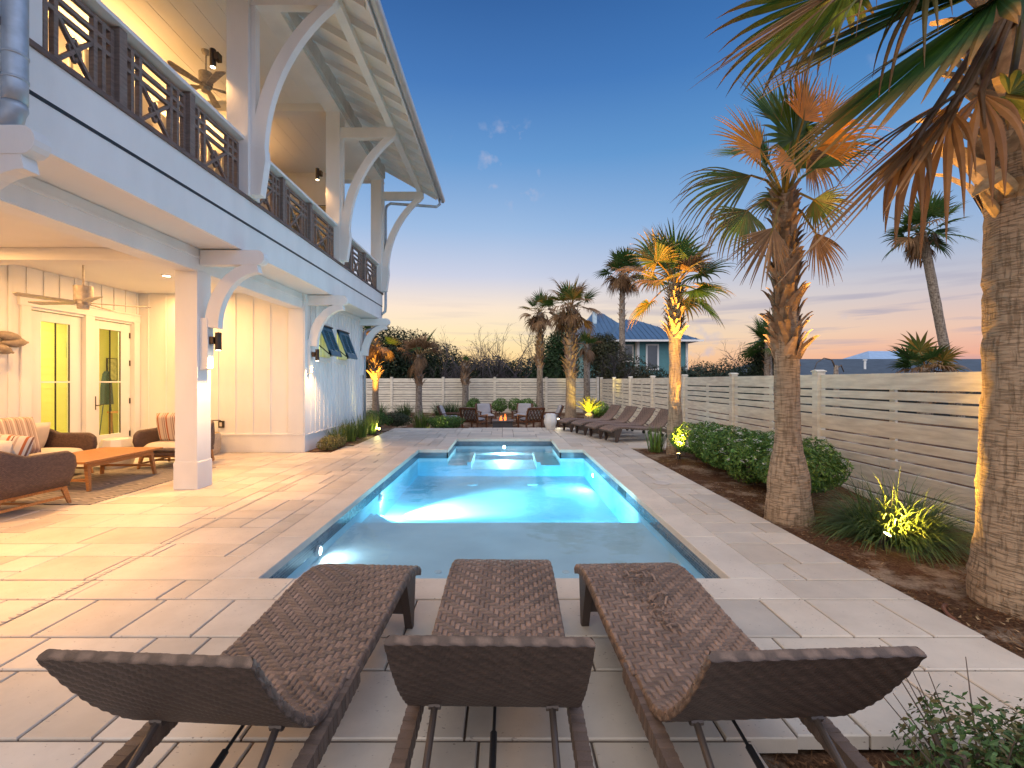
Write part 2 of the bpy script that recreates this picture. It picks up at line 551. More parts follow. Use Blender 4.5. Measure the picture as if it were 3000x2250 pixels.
PAVE = bpy.data.materials.new('travertine_paver'); PAVE.use_nodes = True
def pave_mat(m):
    nt = m.node_tree; b = nt.nodes['Principled BSDF']
    b.inputs['Roughness'].default_value = 0.55
    b.inputs['Specular IOR Level'].default_value = 0.35
    a = nt.nodes.new('ShaderNodeVertexColor'); a.layer_name = 'Col'
    t = nt.nodes.new('ShaderNodeTexCoord')
    n = nt.nodes.new('ShaderNodeTexNoise'); n.inputs['Scale'].default_value = 2.2; n.inputs['Detail'].default_value = 8; n.inputs['Roughness'].default_value = 0.65
    nt.links.new(t.outputs['Object'], n.inputs['Vector'])
    r = ramp_of(nt, [(0.3, (0.84, 0.82, 0.80, 1)), (0.7, (1.08, 1.07, 1.05, 1))])
    nt.links.new(n.outputs['Fac'], r.inputs[0])
    mu = nt.nodes.new('ShaderNodeMix'); mu.data_type = 'RGBA'; mu.blend_type = 'MULTIPLY'; mu.inputs[0].default_value = 1
    nt.links.new(a.outputs[0], mu.inputs[6]); nt.links.new(r.outputs[0], mu.inputs[7])
    # travertine pits
    mpn = nt.nodes.new('ShaderNodeMapping'); mpn.inputs['Scale'].default_value = (1.0, 1.9, 1.0)
    nt.links.new(t.outputs['Object'], mpn.inputs[0])
    v = nt.nodes.new('ShaderNodeTexNoise'); v.inputs['Scale'].default_value = 42; v.inputs['Detail'].default_value = 2
    nt.links.new(mpn.outputs[0], v.inputs['Vector'])
    n4 = nt.nodes.new('ShaderNodeTexNoise'); n4.inputs['Scale'].default_value = 5
    nt.links.new(t.outputs['Object'], n4.inputs['Vector'])
    sm = nt.nodes.new('ShaderNodeMath'); sm.operation = 'MULTIPLY_ADD'; sm.inputs[1].default_value = 0.35
    nt.links.new(n4.outputs['Fac'], sm.inputs[0]); nt.links.new(v.outputs['Fac'], sm.inputs[2])
    r2 = ramp_of(nt, [(0.875, (0, 0, 0, 1)), (0.91, (1, 1, 1, 1))])
    nt.links.new(sm.outputs[0], r2.inputs[0])
    mk = nt.nodes.new('ShaderNodeMix'); mk.data_type = 'RGBA'
    nt.links.new(r2.outputs[0], mk.inputs[0]); nt.links.new(mu.outputs[2], mk.inputs[6]); mk.inputs[7].default_value = (0.30, 0.25, 0.21, 1)
    nt.links.new(mk.outputs[2], b.inputs['Base Color'])
    inv = nt.nodes.new('ShaderNodeMath'); inv.operation = 'MULTIPLY_ADD'; inv.inputs[1].default_value = -1.0
    nt.links.new(r2.outputs[0], inv.inputs[0]); nt.links.new(n.outputs['Fac'], inv.inputs[2])
    bp = nt.nodes.new('ShaderNodeBump'); bp.inputs['Strength'].default_value = 0.35; bp.inputs['Distance'].default_value = 0.004
    nt.links.new(inv.outputs[0], bp.inputs['Height']); nt.links.new(bp.outputs[0], b.inputs['Normal'])
pave_mat(PAVE)
JOINT = pm('paver_joint', (0.12, 0.09, 0.07), 0.9, var=0.3, vs=20)

def paver(mb, x0, x1, y0, y1, zt=0.0, g=0.0062, tone=None):
    if x1 - x0 < 0.02 or y1 - y0 < 0.02: return
    gx_, gy_ = (g, g) if g < .004 else (g * .85, g * 1.35)
    x0 += gx_; x1 -= gx_; y0 += gy_; y1 -= gy_
    b = 0.005
    z = zt + random.uniform(-0.0015, 0.0015)
    q = random.uniform(0.82, 1.06) if tone is None else tone
    w = random.uniform(-0.006, 0.018)
    c = (0.60 * q + w, 0.54 * q, 0.465 * q - w, 1)
    mb.add([(x0, y0, z - b), (x1, y0, z - b), (x1, y1, z - b), (x0, y1, z - b),
            (x0 + b, y0 + b, z), (x1 - b, y0 + b, z), (x1 - b, y1 - b, z), (x0 + b, y1 - b, z),
            (x0, y0, -0.06), (x1, y0, -0.06), (x1, y1, -0.06), (x0, y1, -0.06)],
           [(4, 5, 6, 7), (0, 1, 5, 4), (1, 2, 6, 5), (2, 3, 7, 6), (3, 0, 4, 7), (8, 9, 1, 0), (9, 10, 2, 1), (10, 11, 3, 2), (11, 8, 0, 3)], c)
mbp = MB()
CW = 0.30
U = 0.151
# coping around the basin
cop = MB()
def cope(x0, x1, y0, y1, mi=0):
    paver(cop, x0, x1, y0, y1, 0.004, 0.002, random.uniform(1.03, 1.10))
def run(a, b, step):
    n = max(1, round((b - a) / step)); return [(a + (b - a) * i / n, a + (b - a) * (i + 1) / n) for i in range(n)]
OV = 0.02
for a, b in run(PX0 - CW, PX1 + CW, 0.62): cope(a, b, PY0 - CW, PY0 + OV)
for a, b in run(PY0 + OV, PY1 - OV, 0.92):
    cope(PX0 - CW, PX0 + OV, a, b); cope(PX1 - OV, PX1 + CW, a, b)
cope(PX0 - CW, SX0 + OV, PY1 - OV, PY1 + CW); cope(SX1 - OV, PX1 + CW, PY1 - OV, PY1 + CW)
for a, b in run(PY1 + CW, SY1 - OV, 0.6):
    cope(SX0 - CW, SX0 + OV, a, b); cope(SX1 - OV, SX1 + CW, a, b)
for a, b in run(SX0 - CW, SX1 + CW, 0.65): cope(a, b, SY1 - OV, SY1 + CW)
copo = cop.build('pool_coping', PAVE, fix=False)
tag(copo, kind='structure')

# field pavers on an integer grid, random opus pattern, skipping pool, beds
def in_pool(x, y):
    if PX0 - CW < x < PX1 + CW and PY0 - CW < y < PY1 + CW: return True
    if SX0 - CW < x < SX1 + CW and y < SY1 + CW and y > PY0: return True
    return False
def deck_ok(x, y):
    if in_pool(x, y): return False
    if y < 1.89 and x > 1.0: return False
    if x > 2.74 and y < 10.05: return False
    if x > 5.0: return False
    if y > 14.44: return False
    if y > 9.42 and x < -4.08: return False
    if y > 9.36 and x < -3.50 + 0.05 * (y - 9.3) and y < 13.56: return False
    if y > 13.3 and x < -3.31: return False
    if y > 14.2 and x < -1.1: return False
    if x < -7.45: return False
    return True
def clipped(mb, x0, x1, y0, y1):
    paver(mb, x0, x1, y0, y1)
# foreground rows (aligned courses)
xa, xb = -7.4, 2.74
y = PY0 - CW
rows = [3, 2, 3, 2, 4, 3, 2, 3]
for rr in rows:
    y1 = y; y0 = y - rr * U
    x = xa + random.uniform(0, 0.3) - 0.3
    while x < xb:
        w = random.choice([2, 3, 3, 4]) * U
        x0_, x1_ = x, x + w
        lim = xb if (y0 + y1) / 2 > 1.89 else 1.0
        if y0 < 1.80 < y1 and x1_ > 1.0: pass
        if x0_ < lim:
            yy0 = y0
            if x1_ > 1.0 and y0 < 1.89 and y1 > 1.89:
                if x0_ >= 1.0: yy0 = 1.89
            paver(mbp, x0_, min(x1_, lim), yy0, y1)
        x += w
    y = y0
# elsewhere: greedy packing
GY0 = PY0 - CW
nx = int((5.05 + 7.45) / U) + 1; ny = int((14.44 - GY0) / U) + 1
gx = -7.45
used = [[False] * (ny + 6) for _ in range(nx + 6)]
# anchor grid so that columns meet the coping edges on both sides
def cell_rect(i, j): return gx + i * U, GY0 + j * U
for j in range(ny):
    for i in range(nx):
        if used[i][j]: continue
        x, y = cell_rect(i, j)
        if not deck_ok(x + U / 2, y + U / 2): continue
        opts = [(3, 3), (3, 2), (4, 2), (4, 3), (5, 3), (2, 3), (4, 4), (5, 2), (6, 3), (2, 2)]
        random.shuffle(opts)
        opts += [(2, 1), (1, 2), (1, 1)]
        for a, b in opts:
            ok = True
            for p in range(a):
                for q in range(b):
                    if i + p >= nx + 5 or j + q >= ny + 5 or used[i + p][j + q] or not deck_ok(x + (p + .5) * U, y + (q + .5) * U):
                        ok = False; break
                if not ok: break
            if ok: break
        else:
            continue
        for p in range(a):
            for q in range(b): used[i + p][j + q] = True
        x0_, x1_, y0_, y1_ = x, x + a * U, y, y + b * U
        # stretch small leftovers to the coping edges
        for (ex0, ya, yb) in ((PX0 - CW, GY0, PY1 + CW), (SX0 - CW, PY1 + CW, SY1 + CW)):
            if ya - .01 < (y0_ + y1_) / 2 < yb and -U * 1.02 < x1_ - ex0 < U * 1.02 and x0_ < ex0: x1_ = ex0
        for (ex0, ya, yb) in ((PX1 + CW, GY0, PY1 + CW), (SX1 + CW, PY1 + CW, SY1 + CW)):
            if ya - .01 < (y0_ + y1_) / 2 < yb and -U * 1.02 < x0_ - ex0 < U * 1.02 and x1_ > ex0: x0_ = ex0
        if (y0_ + y1_) / 2 > 10.05 or x0_ > 2.74: pass
        elif x1_ > 2.58 and x1_ < 2.9: x1_ = 2.74
        for xq0, xq1, ye in ((PX0 - CW, SX0 - CW, PY1 + CW), (SX1 + CW, PX1 + CW, PY1 + CW), (SX0 - CW, SX1 + CW, SY1 + CW)):
            if xq0 - .05 < (x0_ + x1_) / 2 < xq1 + .05 and abs(y0_ - ye) < U: y0_ = ye
        paver(mbp, x0_, x1_, y0_, y1_)
deck = mbp.build('pool_deck', PAVE, fix=False)
tag(deck, kind='structure')
# linear drain strip on the left deck
mb = MB()
for k in range(150):
    yy = 2.2 + k * 0.045
    mb.box(-3.03, -2.99, yy, yy + 0.03, 0.002, 0.005)
dr = mb.build('drain_strip', pm('drain_plastic', (0.50, 0.45, 0.40), 0.5)); tag(dr, kind='structure')

# base under the joints
def sheet(name, rects, z, mat, kind='structure'):
    mb = MB()
    for x0, x1, y0, y1 in rects:
        mb.add([(x0, y0, z), (x1, y0, z), (x1, y1, z), (x0, y1, z)], [(0, 1, 2, 3)])
    o = mb.build(name, mat, fix=False); tag(o, kind=kind); return o
c2 = CW - 0.02
sheet('deck_base', [(-7.44, 1.0, -2.0, PY0 - c2), (1.0, 2.735, 1.9, PY0 - c2), (-7.44, PX0 - c2, PY0 - c2, 9.36), (-3.3, PX0 - c2, 9.36, 14.1),
                    (PX0 - c2, SX0 - c2, PY1 + c2, 14.1), (SX0 - c2, SX1 + c2, SY1 + c2, 14.1), (SX1 + c2, PX1 + c2, PY1 + c2, 14.1),
                    (PX1 + c2, 2.735, PY0 - c2, 14.1), (2.735, 4.98, 10.06, 14.1), (-1.1, 4.98, 14.1, 14.42)], -0.012, JOINT)

def gh(x, y):
    n = noise.noise(Vector((x * 0.9, y * 0.9, 0))) * 0.03 + noise.noise(Vector((x * 4, y * 4, 3))) * 0.012
    if y > 14.6:
        t = min(1, (y - 14.6) / 0.8)
        return -0.06 - 0.19 * t + n * 0.6
    if x > 2.6 and y < 10.2:
        t = min(1, max(0, (x - 3.2) / 1.7)); s_ = min(1, max(0, (7.6 - y) / 1.6))
        return -0.035 - 0.17 * t * s_ + n
    if y < 2.0 and x > 0.9: return -0.075 + n * 0.7
    if x < -3.0 and 9.2 < y < 14.7: return -0.02 + n * 0.6
    return -0.12
def frange(a, b, s_):
    n = max(1, int(round((b - a) / s_))); return [a + (b - a) * i / n for i in range(n)]
xs = [-900, -300, -100, -40] + frange(-20, -8, 2.0) + frange(-8, -2.1, 0.25) + frange(-2.1, 1.96, 0.30) + frange(1.96, 6.4, 0.12) + [6.4, 8, 12, 20, 40, 100, 300, 900]
ys = [-60, -10, -2] + frange(-0.5, 3.1, 0.15) + frange(3.1, 12.0, 0.15) + frange(12.0, 15.6, 0.2) + frange(15.6, 26, 0.4) + [26, 30, 40, 60, 100, 300, 1500]
xs = sorted(set(round(a, 4) for a in xs + [-2.1, 1.96])); ys = sorted(set(round(a, 4) for a in ys + [3.1, 12.0]))
mb = MB()
idx = {}
for j, y in enumerate(ys):
    for i, x in enumerate(xs):
        idx[i, j] = len(mb.v); mb.v.append((x, y, gh(x, y))); mb.c.append((0, 0, 0, 1))
for j in range(len(ys) - 1):
    for i in range(len(xs) - 1):
        if xs[i] >= -2.101 and xs[i + 1] <= 1.961 and ys[j] >= 3.099 and ys[j + 1] <= 12.001: continue
        mb.f.append((idx[i, j], idx[i + 1, j], idx[i + 1, j + 1], idx[i, j + 1])); mb.mi.append(0)
SOIL = bpy.data.materials.new('mulch_and_sand'); SOIL.use_nodes = True
def soil_mat(m):
    nt = m.node_tree; b = nt.nodes['Principled BSDF']
    b.inputs['Roughness'].default_value = 0.95; b.inputs['Specular IOR Level'].default_value = 0.1
    t = nt.nodes.new('ShaderNodeTexCoord')
    n = nt.nodes.new('ShaderNodeTexNoise'); n.inputs['Scale'].default_value = 1.6; n.inputs['Detail'].default_value = 7; n.inputs['Roughness'].default_value = 0.7
    nt.links.new(t.outputs['Object'], n.inputs['Vector'])
    n2 = nt.nodes.new('ShaderNodeTexNoise'); n2.inputs['Scale'].default_value = 38; n2.inputs['Detail'].default_value = 6; n2.inputs['Roughness'].default_value = 0.8
    nt.links.new(t.outputs['Object'], n2.inputs['Vector'])
    mul = ramp_of(nt, [(0.3, (0.022, 0.011, 0.006, 1)), (0.5, (0.085, 0.042, 0.022, 1)), (0.7, (0.20, 0.115, 0.065, 1))])
    nt.links.new(n2.outputs['Fac'], mul.inputs[0])
    snd = ramp_of(nt, [(0.3, (0.20, 0.14, 0.095, 1)), (0.7, (0.38, 0.29, 0.21, 1))])
    nt.links.new(n2.outputs['Fac'], snd.inputs[0])
    f = ramp_of(nt, [(0.50, (0, 0, 0, 1)), (0.60, (1, 1, 1, 1))])
    nt.links.new(n.outputs['Fac'], f.inputs[0])
    mk = nt.nodes.new('ShaderNodeMix'); mk.data_type = 'RGBA'
    nt.links.new(f.outputs[0], mk.inputs[0]); nt.links.new(mul.outputs[0], mk.inputs[6]); nt.links.new(snd.outputs[0], mk.inputs[7])
    nt.links.new(mk.outputs[2], b.inputs['Base Color'])
    bp = nt.nodes.new('ShaderNodeBump'); bp.inputs['Strength'].default_value = 0.8; bp.inputs['Distance'].default_value = 0.02
    nt.links.new(n2.outputs['Fac'], bp.inputs['Height']); nt.links.new(bp.outputs[0], b.inputs['Normal'])
soil_mat(SOIL)
gnd = mb.build('ground', SOIL, fix=False); tag(gnd, kind='structure')
# pine straw and bark chips lying on the bed
mb = MB()
random.seed(5)
for k in range(16000):
    r_ = random.random()
    if r_ < 0.72: x, y = random.uniform(2.78, 4.95), random.uniform(2.2, 10.0)
    elif r_ < 0.8: x, y = random.uniform(1.05, 3.2), random.uniform(1.2, 1.85)
    elif r_ < 0.88: x, y = random.uniform(-4.05, -3.45), random.uniform(9.4, 13.3)
    else: x, y = random.uniform(-6, 5), random.uniform(14.7, 20)
    if noise.noise(Vector((x * 1.1, y * 1.1, 9))) > 0.22: continue
    L = random.uniform(0.03, 0.13) if random.random() < .6 else random.uniform(0.015, 0.04)
    a = random.uniform(0, PI); z = gh(x, y) + random.uniform(0.004, 0.02)
    w = 0.002 if L > 0.05 else 0.008
    dx, dy = math.cos(a) * L, math.sin(a) * L
    q = random.uniform(0.4, 1.2)
    c = (0.17 * q, 0.085 * q, 0.04 * q, 1) if random.random() < .8 else (0.33 * q, 0.22 * q, 0.12 * q, 1)
    mb.add([(x - dy / L * w, y + dx / L * w, z), (x + dy / L * w, y - dx / L * w, z), (x + dx, y + dy, z + random.uniform(-.004, .012))], [(0, 1, 2)], c)
ch = mb.build('mulch_straw', pm('straw', (1, 1, 1), 0.9, attr=True, spec=.1), fix=False)
tag(ch, 'loose pine straw and bark mulch on the planting beds', 'mulch', kind='stuff')

# pool lights and fittings
def pool_light(x, y, z, aimx, aimy, aimz, energy, label, spot=None, col=(0.62, 0.9, 1.0)):
    t = empty('pool_light', (x, y, z))
    tag(t, label, 'pool light', 'lights in the pool walls')
    v = Vector((aimx, aimy, aimz)) - Vector((x, y, z)); v.normalize()
    q = Vector((0, 0, 1)).rotation_difference(v)
    mbx = MB(); mbx.lathe((0, 0, 0), [(0.055, -0.02), (0.055, 0.012), (0.04, 0.016)], 20)
    h = mbx.build('light_ring', WHITEPL, t); h.rotation_euler = q.to_euler()
    mbx = MB(); mbx.lathe((0, 0, 0), [(0.036, 0.014), (0.036, 0.020), (0.02, 0.024)], 16)
    h = mbx.build('lens', LAMPCOOL, t); h.rotation_euler = q.to_euler()
    lamp('AREA', tuple(v * 0.03), energy, col, t, size=0.10, rot=(-v).to_track_quat('Z', 'Y').to_euler(), name='pool_light_glow')
    if spot:
        lamp('SPOT', tuple(v * 0.035), spot, (0.92, 1.0, 0.98), t, size=0.04, rot=(-v).to_track_quat('Z', 'Y').to_euler(), spot=58, blend=0.8, name='pool_light_beam')
    return t
CY = (0.36, 0.84, 1.0)
pool_light(PX0 + 0.02, 6.74, -0.25, PX0 + 0.95, 7.28, -0.58, 26, 'bright pool light low in the left wall beside the corner steps', spot=1300, col=CY)
pool_light(0.0, SY1 - 0.02, -0.20, 0.0, SY1 - 1.2, -0.42, 40, 'white light under water in the back wall of the spa bay', spot=260, col=(.7, .97, 1))
pool_light(-0.5, SHELF_Y + 0.02, -0.36, -0.5, 8.0, -.50, 30, 'added hidden light in the riser under the tanning shelf edge, left of centre', col=CY)  # added out of view to brighten the deep floor
pool_light(1.0, SHELF_Y + 0.02, -0.36, 1.0, 8.0, -.50, 36, 'added hidden light in the riser under the tanning shelf edge, by the right wall', col=CY)  # likewise added out of view, brightens the right side of the floor
pool_light(PX1 - 0.02, 8.6, -0.30, -0.5, 8.4, -.5, 24, 'added fill light in the right wall towards the spa bay', col=CY)  # extra source, added to spread light over the far floor
pool_light(PX0 + 0.02, 4.5, -0.20, 0, 4.7, -.26, 4, 'small added fill light in the left wall of the tanning shelf', col=(.75, .9, 1))  # extra source, added to lighten the shelf
def fitting(x, y, z, label):
    mbx = MB(); mbx.lathe((0, 0, 0), [(0.035, 0.0), (0.033, 0.008), (0.016, 0.009), (0.014, 0.004)], 20)
    o = mbx.build('shelf_jet', WHITEPL); o.location = (x, y, z)
    tag(o, label, 'jet fitting', 'round fittings set in the pool floor')
fitting(-0.60, 4.20, -0.284, 'round white floor fitting on the tanning shelf, nearer the left wall')
fitting(0.56, 4.20, -0.284, 'round white floor fitting on the tanning shelf, nearer the right wall')
def drain(x, y, z, label):
    mbx = MB(); mbx.lathe((0, 0, 0), [(0.11, 0.0), (0.10, 0.02), (0.05, 0.03)], 24)
    o = mbx.build('floor_drain', WHITEPL); o.location = (x, y, z)
    tag(o, label, 'drain cover', 'drain covers on the pool floor')
drain(-0.62, 9.0, -.565, 'pale domed drain cover on the deep floor, left of the pair')
drain(0.55, 9.0, -.565, 'pale domed drain cover on the deep floor, right of the pair')
mbx = MB(); mbx.lathe((0, 0, 0), [(0.11, 0.0), (0.11, 0.006), (0.1, 0.008)], 28)
o = mbx.build('skimmer_lid', pm('lid_plastic', (0.52, 0.47, 0.42), 0.5)); o.location = (2.22, 6.55, 0.004)
tag(o, 'round beige skimmer lid set in the deck right of the pool', 'skimmer lid')
# ------------------------------------------------------------------ the beach house
XW, XS, YR, YE = -4.08, -7.45, 9.45, 13.3      # post/wall line, inner side wall, recess end wall, house end
XF = -3.55                                       # balcony fascia face
ZC, ZF, ZT = 3.23, 4.00, 7.38                    # porch ceiling, upper floor, upper ceiling
house = empty('beach_house', (XW, YE, 0))
tag(house, 'white two storey board and batten house with a balcony and lit porch', 'house')
def H(name, mb, mat, parent=None, bevel=0.004, **k):
    o = mb.build(name, mat, None, bevel=bevel, **k)
    o.parent = parent or house
    if parent is None:
        o.location = -house.location
    return o
# walls: recess end wall with battens, side wall with battens, house side with board & batten
def battens_y(mb, yf, x0, x1, z0, z1, step, w=0.045, t=0.016, sgn=-1, x_off=0.0):
    x = x1 - x_off
    while x > x0:
        mb.box(x - w / 2, x + w / 2, min(yf, yf + sgn * t), max(yf, yf + sgn * t), z0, z1)
        x -= step
mb = MB()
mb.box(XS - 0.2, XW - 0.003, YR, YR + 0.2, -0.06, ZC)
mb.box(XS, XW - 0.004, YR - 0.022, YR, 0.0, 0.34)
mb.box(XS, XW - 0.004, YR - 0.034, YR, 0.34, 0.375)
for k in range(9):
    x = XW - 0.32 - k * 0.355
    if x > XS: mb.box(x - 0.004, x + 0.004, YR - 0.004, YR, 0.376, ZC)
    if x > XS: mb.box(x - 0.030, x - 0.004, YR - 0.013, YR, 0.376, ZC)
H('end_wall', mb, WHITE)
# side wall inside the porch, with door openings cut as separate boxes
D1, D2 = (7.27, 8.22), (8.40, 9.30)
DT = 2.58
mb = MB()
xo = XS - 0.18
mb.box(xo, XS, -1.0, D1[0], -0.06, ZC)
mb.box(xo, XS, D1[1], D2[0], -0.06, ZC)
mb.box(xo, XS, D2[1], YR - 0.001, -0.06, ZC)
mb.box(xo, XS, D1[0], D1[1], DT, ZC); mb.box(xo, XS, D2[0], D2[1], DT, ZC)
for k in range(16):
    y = 9.40 - k * 0.27
    lo = 2.78 if y > 7.12 else 0.2
    mb.box(XS, XS + 0.018, y - 0.022, y + 0.022, lo, ZC - 0.002)
mb.box(XS, XS + 0.022, -1.0, 7.1, 0, 0.2)
H('side_wall', mb, WHITE)
mb = MB()   # casing
mb.box(XS, XS + 0.035, 7.12, D1[0], 0.0, 2.62)
mb.box(XS, XS + 0.035, D1[1], D2[0], 0.0, 2.62)
mb.box(XS, XS + 0.035, D2[1], 9.44, 0.0, 2.62)
mb.box(XS, XS + 0.040, 7.09, 9.445, 2.62, 2.76)
mb.box(XS, XS + 0.060, 7.07, 9.446, 2.76, 2.79)
H('door_casing', mb, WHITE)
def door(y0, y1, gy0, gy1, handle_y=None, hinge_y=None, interior=False):
    x0, x1 = XS - 0.10, XS - 0.045
    mb = MB(); g0, g1 = 0.44, 2.42
    mb.box(x0, x1, y0 + .01, gy0, 0.02, DT - 0.01); mb.box(x0, x1, gy1, y1 - .01, 0.02, DT - 0.01)
    mb.box(x0, x1, gy0, gy1, 0.02, g0); mb.box(x0, x1, gy0, gy1, g1, DT - 0.01)
    d = H('french_door', mb, WHITE)
    mb = MB(); mb.box(x0 + .02, x1 - .02, gy0, gy1, g0, g1)
    o = mb.build('pane', GLASS); o.parent = d
    ym = (gy0 + gy1) / 2
    mb = MB(); mb.box(x1 - .018, x1 - .002, ym - .008, ym + .008, g0, g1); mb.box(x1 - .018, x1 - .002, gy1 - .014, gy1, g0, g1)
    o = mb.build('dark_muntin', BLACK); o.parent = d
    mb = MB(); mb.box(x1 - .02, x1 - .0, gy0, gy1, 1.42, 1.445)
    o = mb.build('muntin', WHITE); o.parent = d
    if handle_y:
        mb = MB(); mb.box(x1, x1 + .012, handle_y - .02, handle_y + .02, 0.92, 1.17)
        mb.tube([(x1 + .01, handle_y, 1.0), (x1 + .06, handle_y, 1.0), (x1 + .065, handle_y + .05, 1.005), (x1 + .06, handle_y + .11, 1.02)], .009, 8)
        o = mb.build('handle', DARKM, smooth=False); o.parent = d
    if hinge_y:
        for z in (0.35, 1.0, 1.75, 2.3):
            mb = MB(); mb.box(x1, x1 + .012, hinge_y - .012, hinge_y + .012, z, z + .11)
            o = mb.build('hinge', DARKM); o.parent = d
    return d
door(D1[0], D1[1], 7.50, 8.00)
door(D2[0], D2[1], 8.58, 9.06, handle_y=8.48, hinge_y=9.27)
# room behind the doors
YEL = pm('interior_paint', (0.82, 0.78, 0.30), 0.6, var=0.03)
mb = MB()
mb.box(-9.6, -9.5, 6.4, 11.5, 0, 3.0); mb.box(-9.5, XS - .18, 11.4, 11.5, 0, 3.0); mb.box(-9.5, XS - .18, 6.4, 6.5, 0, 3.0)
for k in range(20):
    mb.box(-9.5, -9.492, 6.5, 11.4, 0.1 + k * .15, 0.108 + k * .15)
    mb.box(-9.49, XS - .18, 11.392, 11.4, 0.1 + k * .15, 0.108 + k * .15)
mb.box(-9.6, XS - .18, 6.4, 11.5, 3.0, 3.1)
mb.box(-9.6, XS - .18, 6.4, 11.5, -0.05, 0.0)
H('interior_room', mb, YEL, bevel=0)
lamp('AREA', (-8.4, 9.0, 2.95), 60, (1.0, 0.84, 0.34), None, size=1.2, rot=(0, 0, 0), name='room_light')
lamp('AREA', (-8.4, 7.2, 2.95), 28, (1.0, 0.84, 0.34), None, size=1.0, rot=(0, 0, 0), name='room_light')
BOARDM = pm('teal_fabric', (0.02, 0.07, 0.10), 0.7)
mb = MB()
mb.prism([(10.72, 0.9), (10.98, 0.9), (10.93, 1.45), (10.84, 1.68), (10.78, 1.62), (10.73, 1.3)], 'x', -9.35, -9.25)
mb.tube([(-9.3, 10.75, .9), (-9.3, 10.62, 0.0)], .01, 6); mb.tube([(-9.3, 10.95, .9), (-9.3, 11.05, 0.0)], .01, 6)
o = mb.build('ironing_board', BOARDM); tag(o, 'teal ironing board leaning inside behind the right glass door', 'ironing board')
mb = MB(); mb.box(-9.49, -9.46, 11.05, 11.33, 1.45, 2.0)
o = mb.build('framed_picture', BLACK); tag(o, 'black framed picture on the wall inside the right glass door', 'picture')
mb = MB(); mb.box(-9.459, -9.455, 11.07, 11.31, 1.47, 1.98); p = mb.build('print', pm('print_paper', (0.6, 0.55, 0.3), 0.8, var=.3, vs=15)); p.parent = o
mb = MB(); mb.box(-9.49, -9.44, 10.05, 10.62, 1.95, 2.3)
o = mb.build('wall_art', pm('wall_art_canvas', (0.25, 0.42, 0.36), 0.8, var=.35, vs=8)); tag(o, 'green and blue beach canvas on the wall inside the right glass door', 'picture')
mb = MB(); mb.tube([(-8.2, 8.05, 0.0), (-8.2, 8.03, 1.4), (-8.22, 7.98, 2.1), (-8.2, 7.94, 2.25)], .012, 6)
o = mb.build('fishing_rod', LATT); tag(o, 'thin bent rod standing inside behind the left glass door', 'rod')

mb = MB(); mb.box(-9.49, -9.44, 8.35, 9.35, 0.02, 2.25); mb.box(-9.44, -9.42, 8.28, 8.35, 0.02, 2.32); mb.box(-9.44, -9.42, 9.35, 9.42, 0.02, 2.32); mb.box(-9.44, -9.42, 8.35, 9.35, 2.25, 2.32)
for q_ in (8.45, 8.95):
    for z_ in (.25, 1.25): mb.box(-9.441, -9.43, q_, q_ + .32, z_, z_ + .82)
H('interior_door', mb, CREAM, bevel=.004)
mb = MB(); mb.box(-9.0, -8.62, 10.5, 11.35, 0.72, 0.76); mb.box(-8.98, -8.93, 10.52, 10.57, 0, .72); mb.box(-8.69, -8.64, 10.52, 10.57, 0, .72); mb.box(-8.98, -8.93, 11.28, 11.33, 0, .72)
o = mb.build('console_table', TEAK); tag(o, 'narrow wooden table inside the house behind the right glass door', 'table')
mb = MB(); mb.lathe((-8.8, 10.8, .76), [(.07, 0), (.09, .1), (.05, .25), (.02, .3)], 14); mb.lathe((-8.8, 10.8, 1.05), [(.15, 0), (.11, .24), (.10, .24)], 18)
o = mb.build('table_lamp', CREAM); tag(o, 'cream table lamp on the narrow table inside the right glass door', 'lamp')
# porch ceilings, beams, posts
mb = MB()
mb.box(XS - .2, XF - .052, -1.5, YR + .2, ZC + .002, ZC + .06)
mb.box(XW - .3, XF - .052, YR + .2, 13.44, ZC + .002, ZC + .06)
H('porch_ceiling', mb, CEIL, bevel=0)
mb = MB()
mb.box(-4.395, -4.105, -1.0, YR, 2.94, ZC - .002)
mb.box(-4.41, -4.09, -1.0, YR, 3.10, 3.135)
mb.box(-4.39, -4.11, -1.0, YR, 2.925, 2.94)
H('porch_beam', mb, WHITE)
mb = MB(); mb.box(XS + .02, -4.40, 6.19, 6.47, 3.07, ZC - .001)
H('cross_beam', mb, CEIL)
def post(y0, name='porch_post'):
    mb = MB()
    mb.box(-4.40, -4.10, y0, y0 + .29, 0.36, 2.93)
    mb.box(-4.412, -4.088, y0 - .012, y0 + .302, 0.0, 0.36)
    mb.box(-4.406, -4.094, y0 - .006, y0 + .296, 0.36, 0.372)
    return H(name, mb, WHITE)
post(3.08); post(6.19)
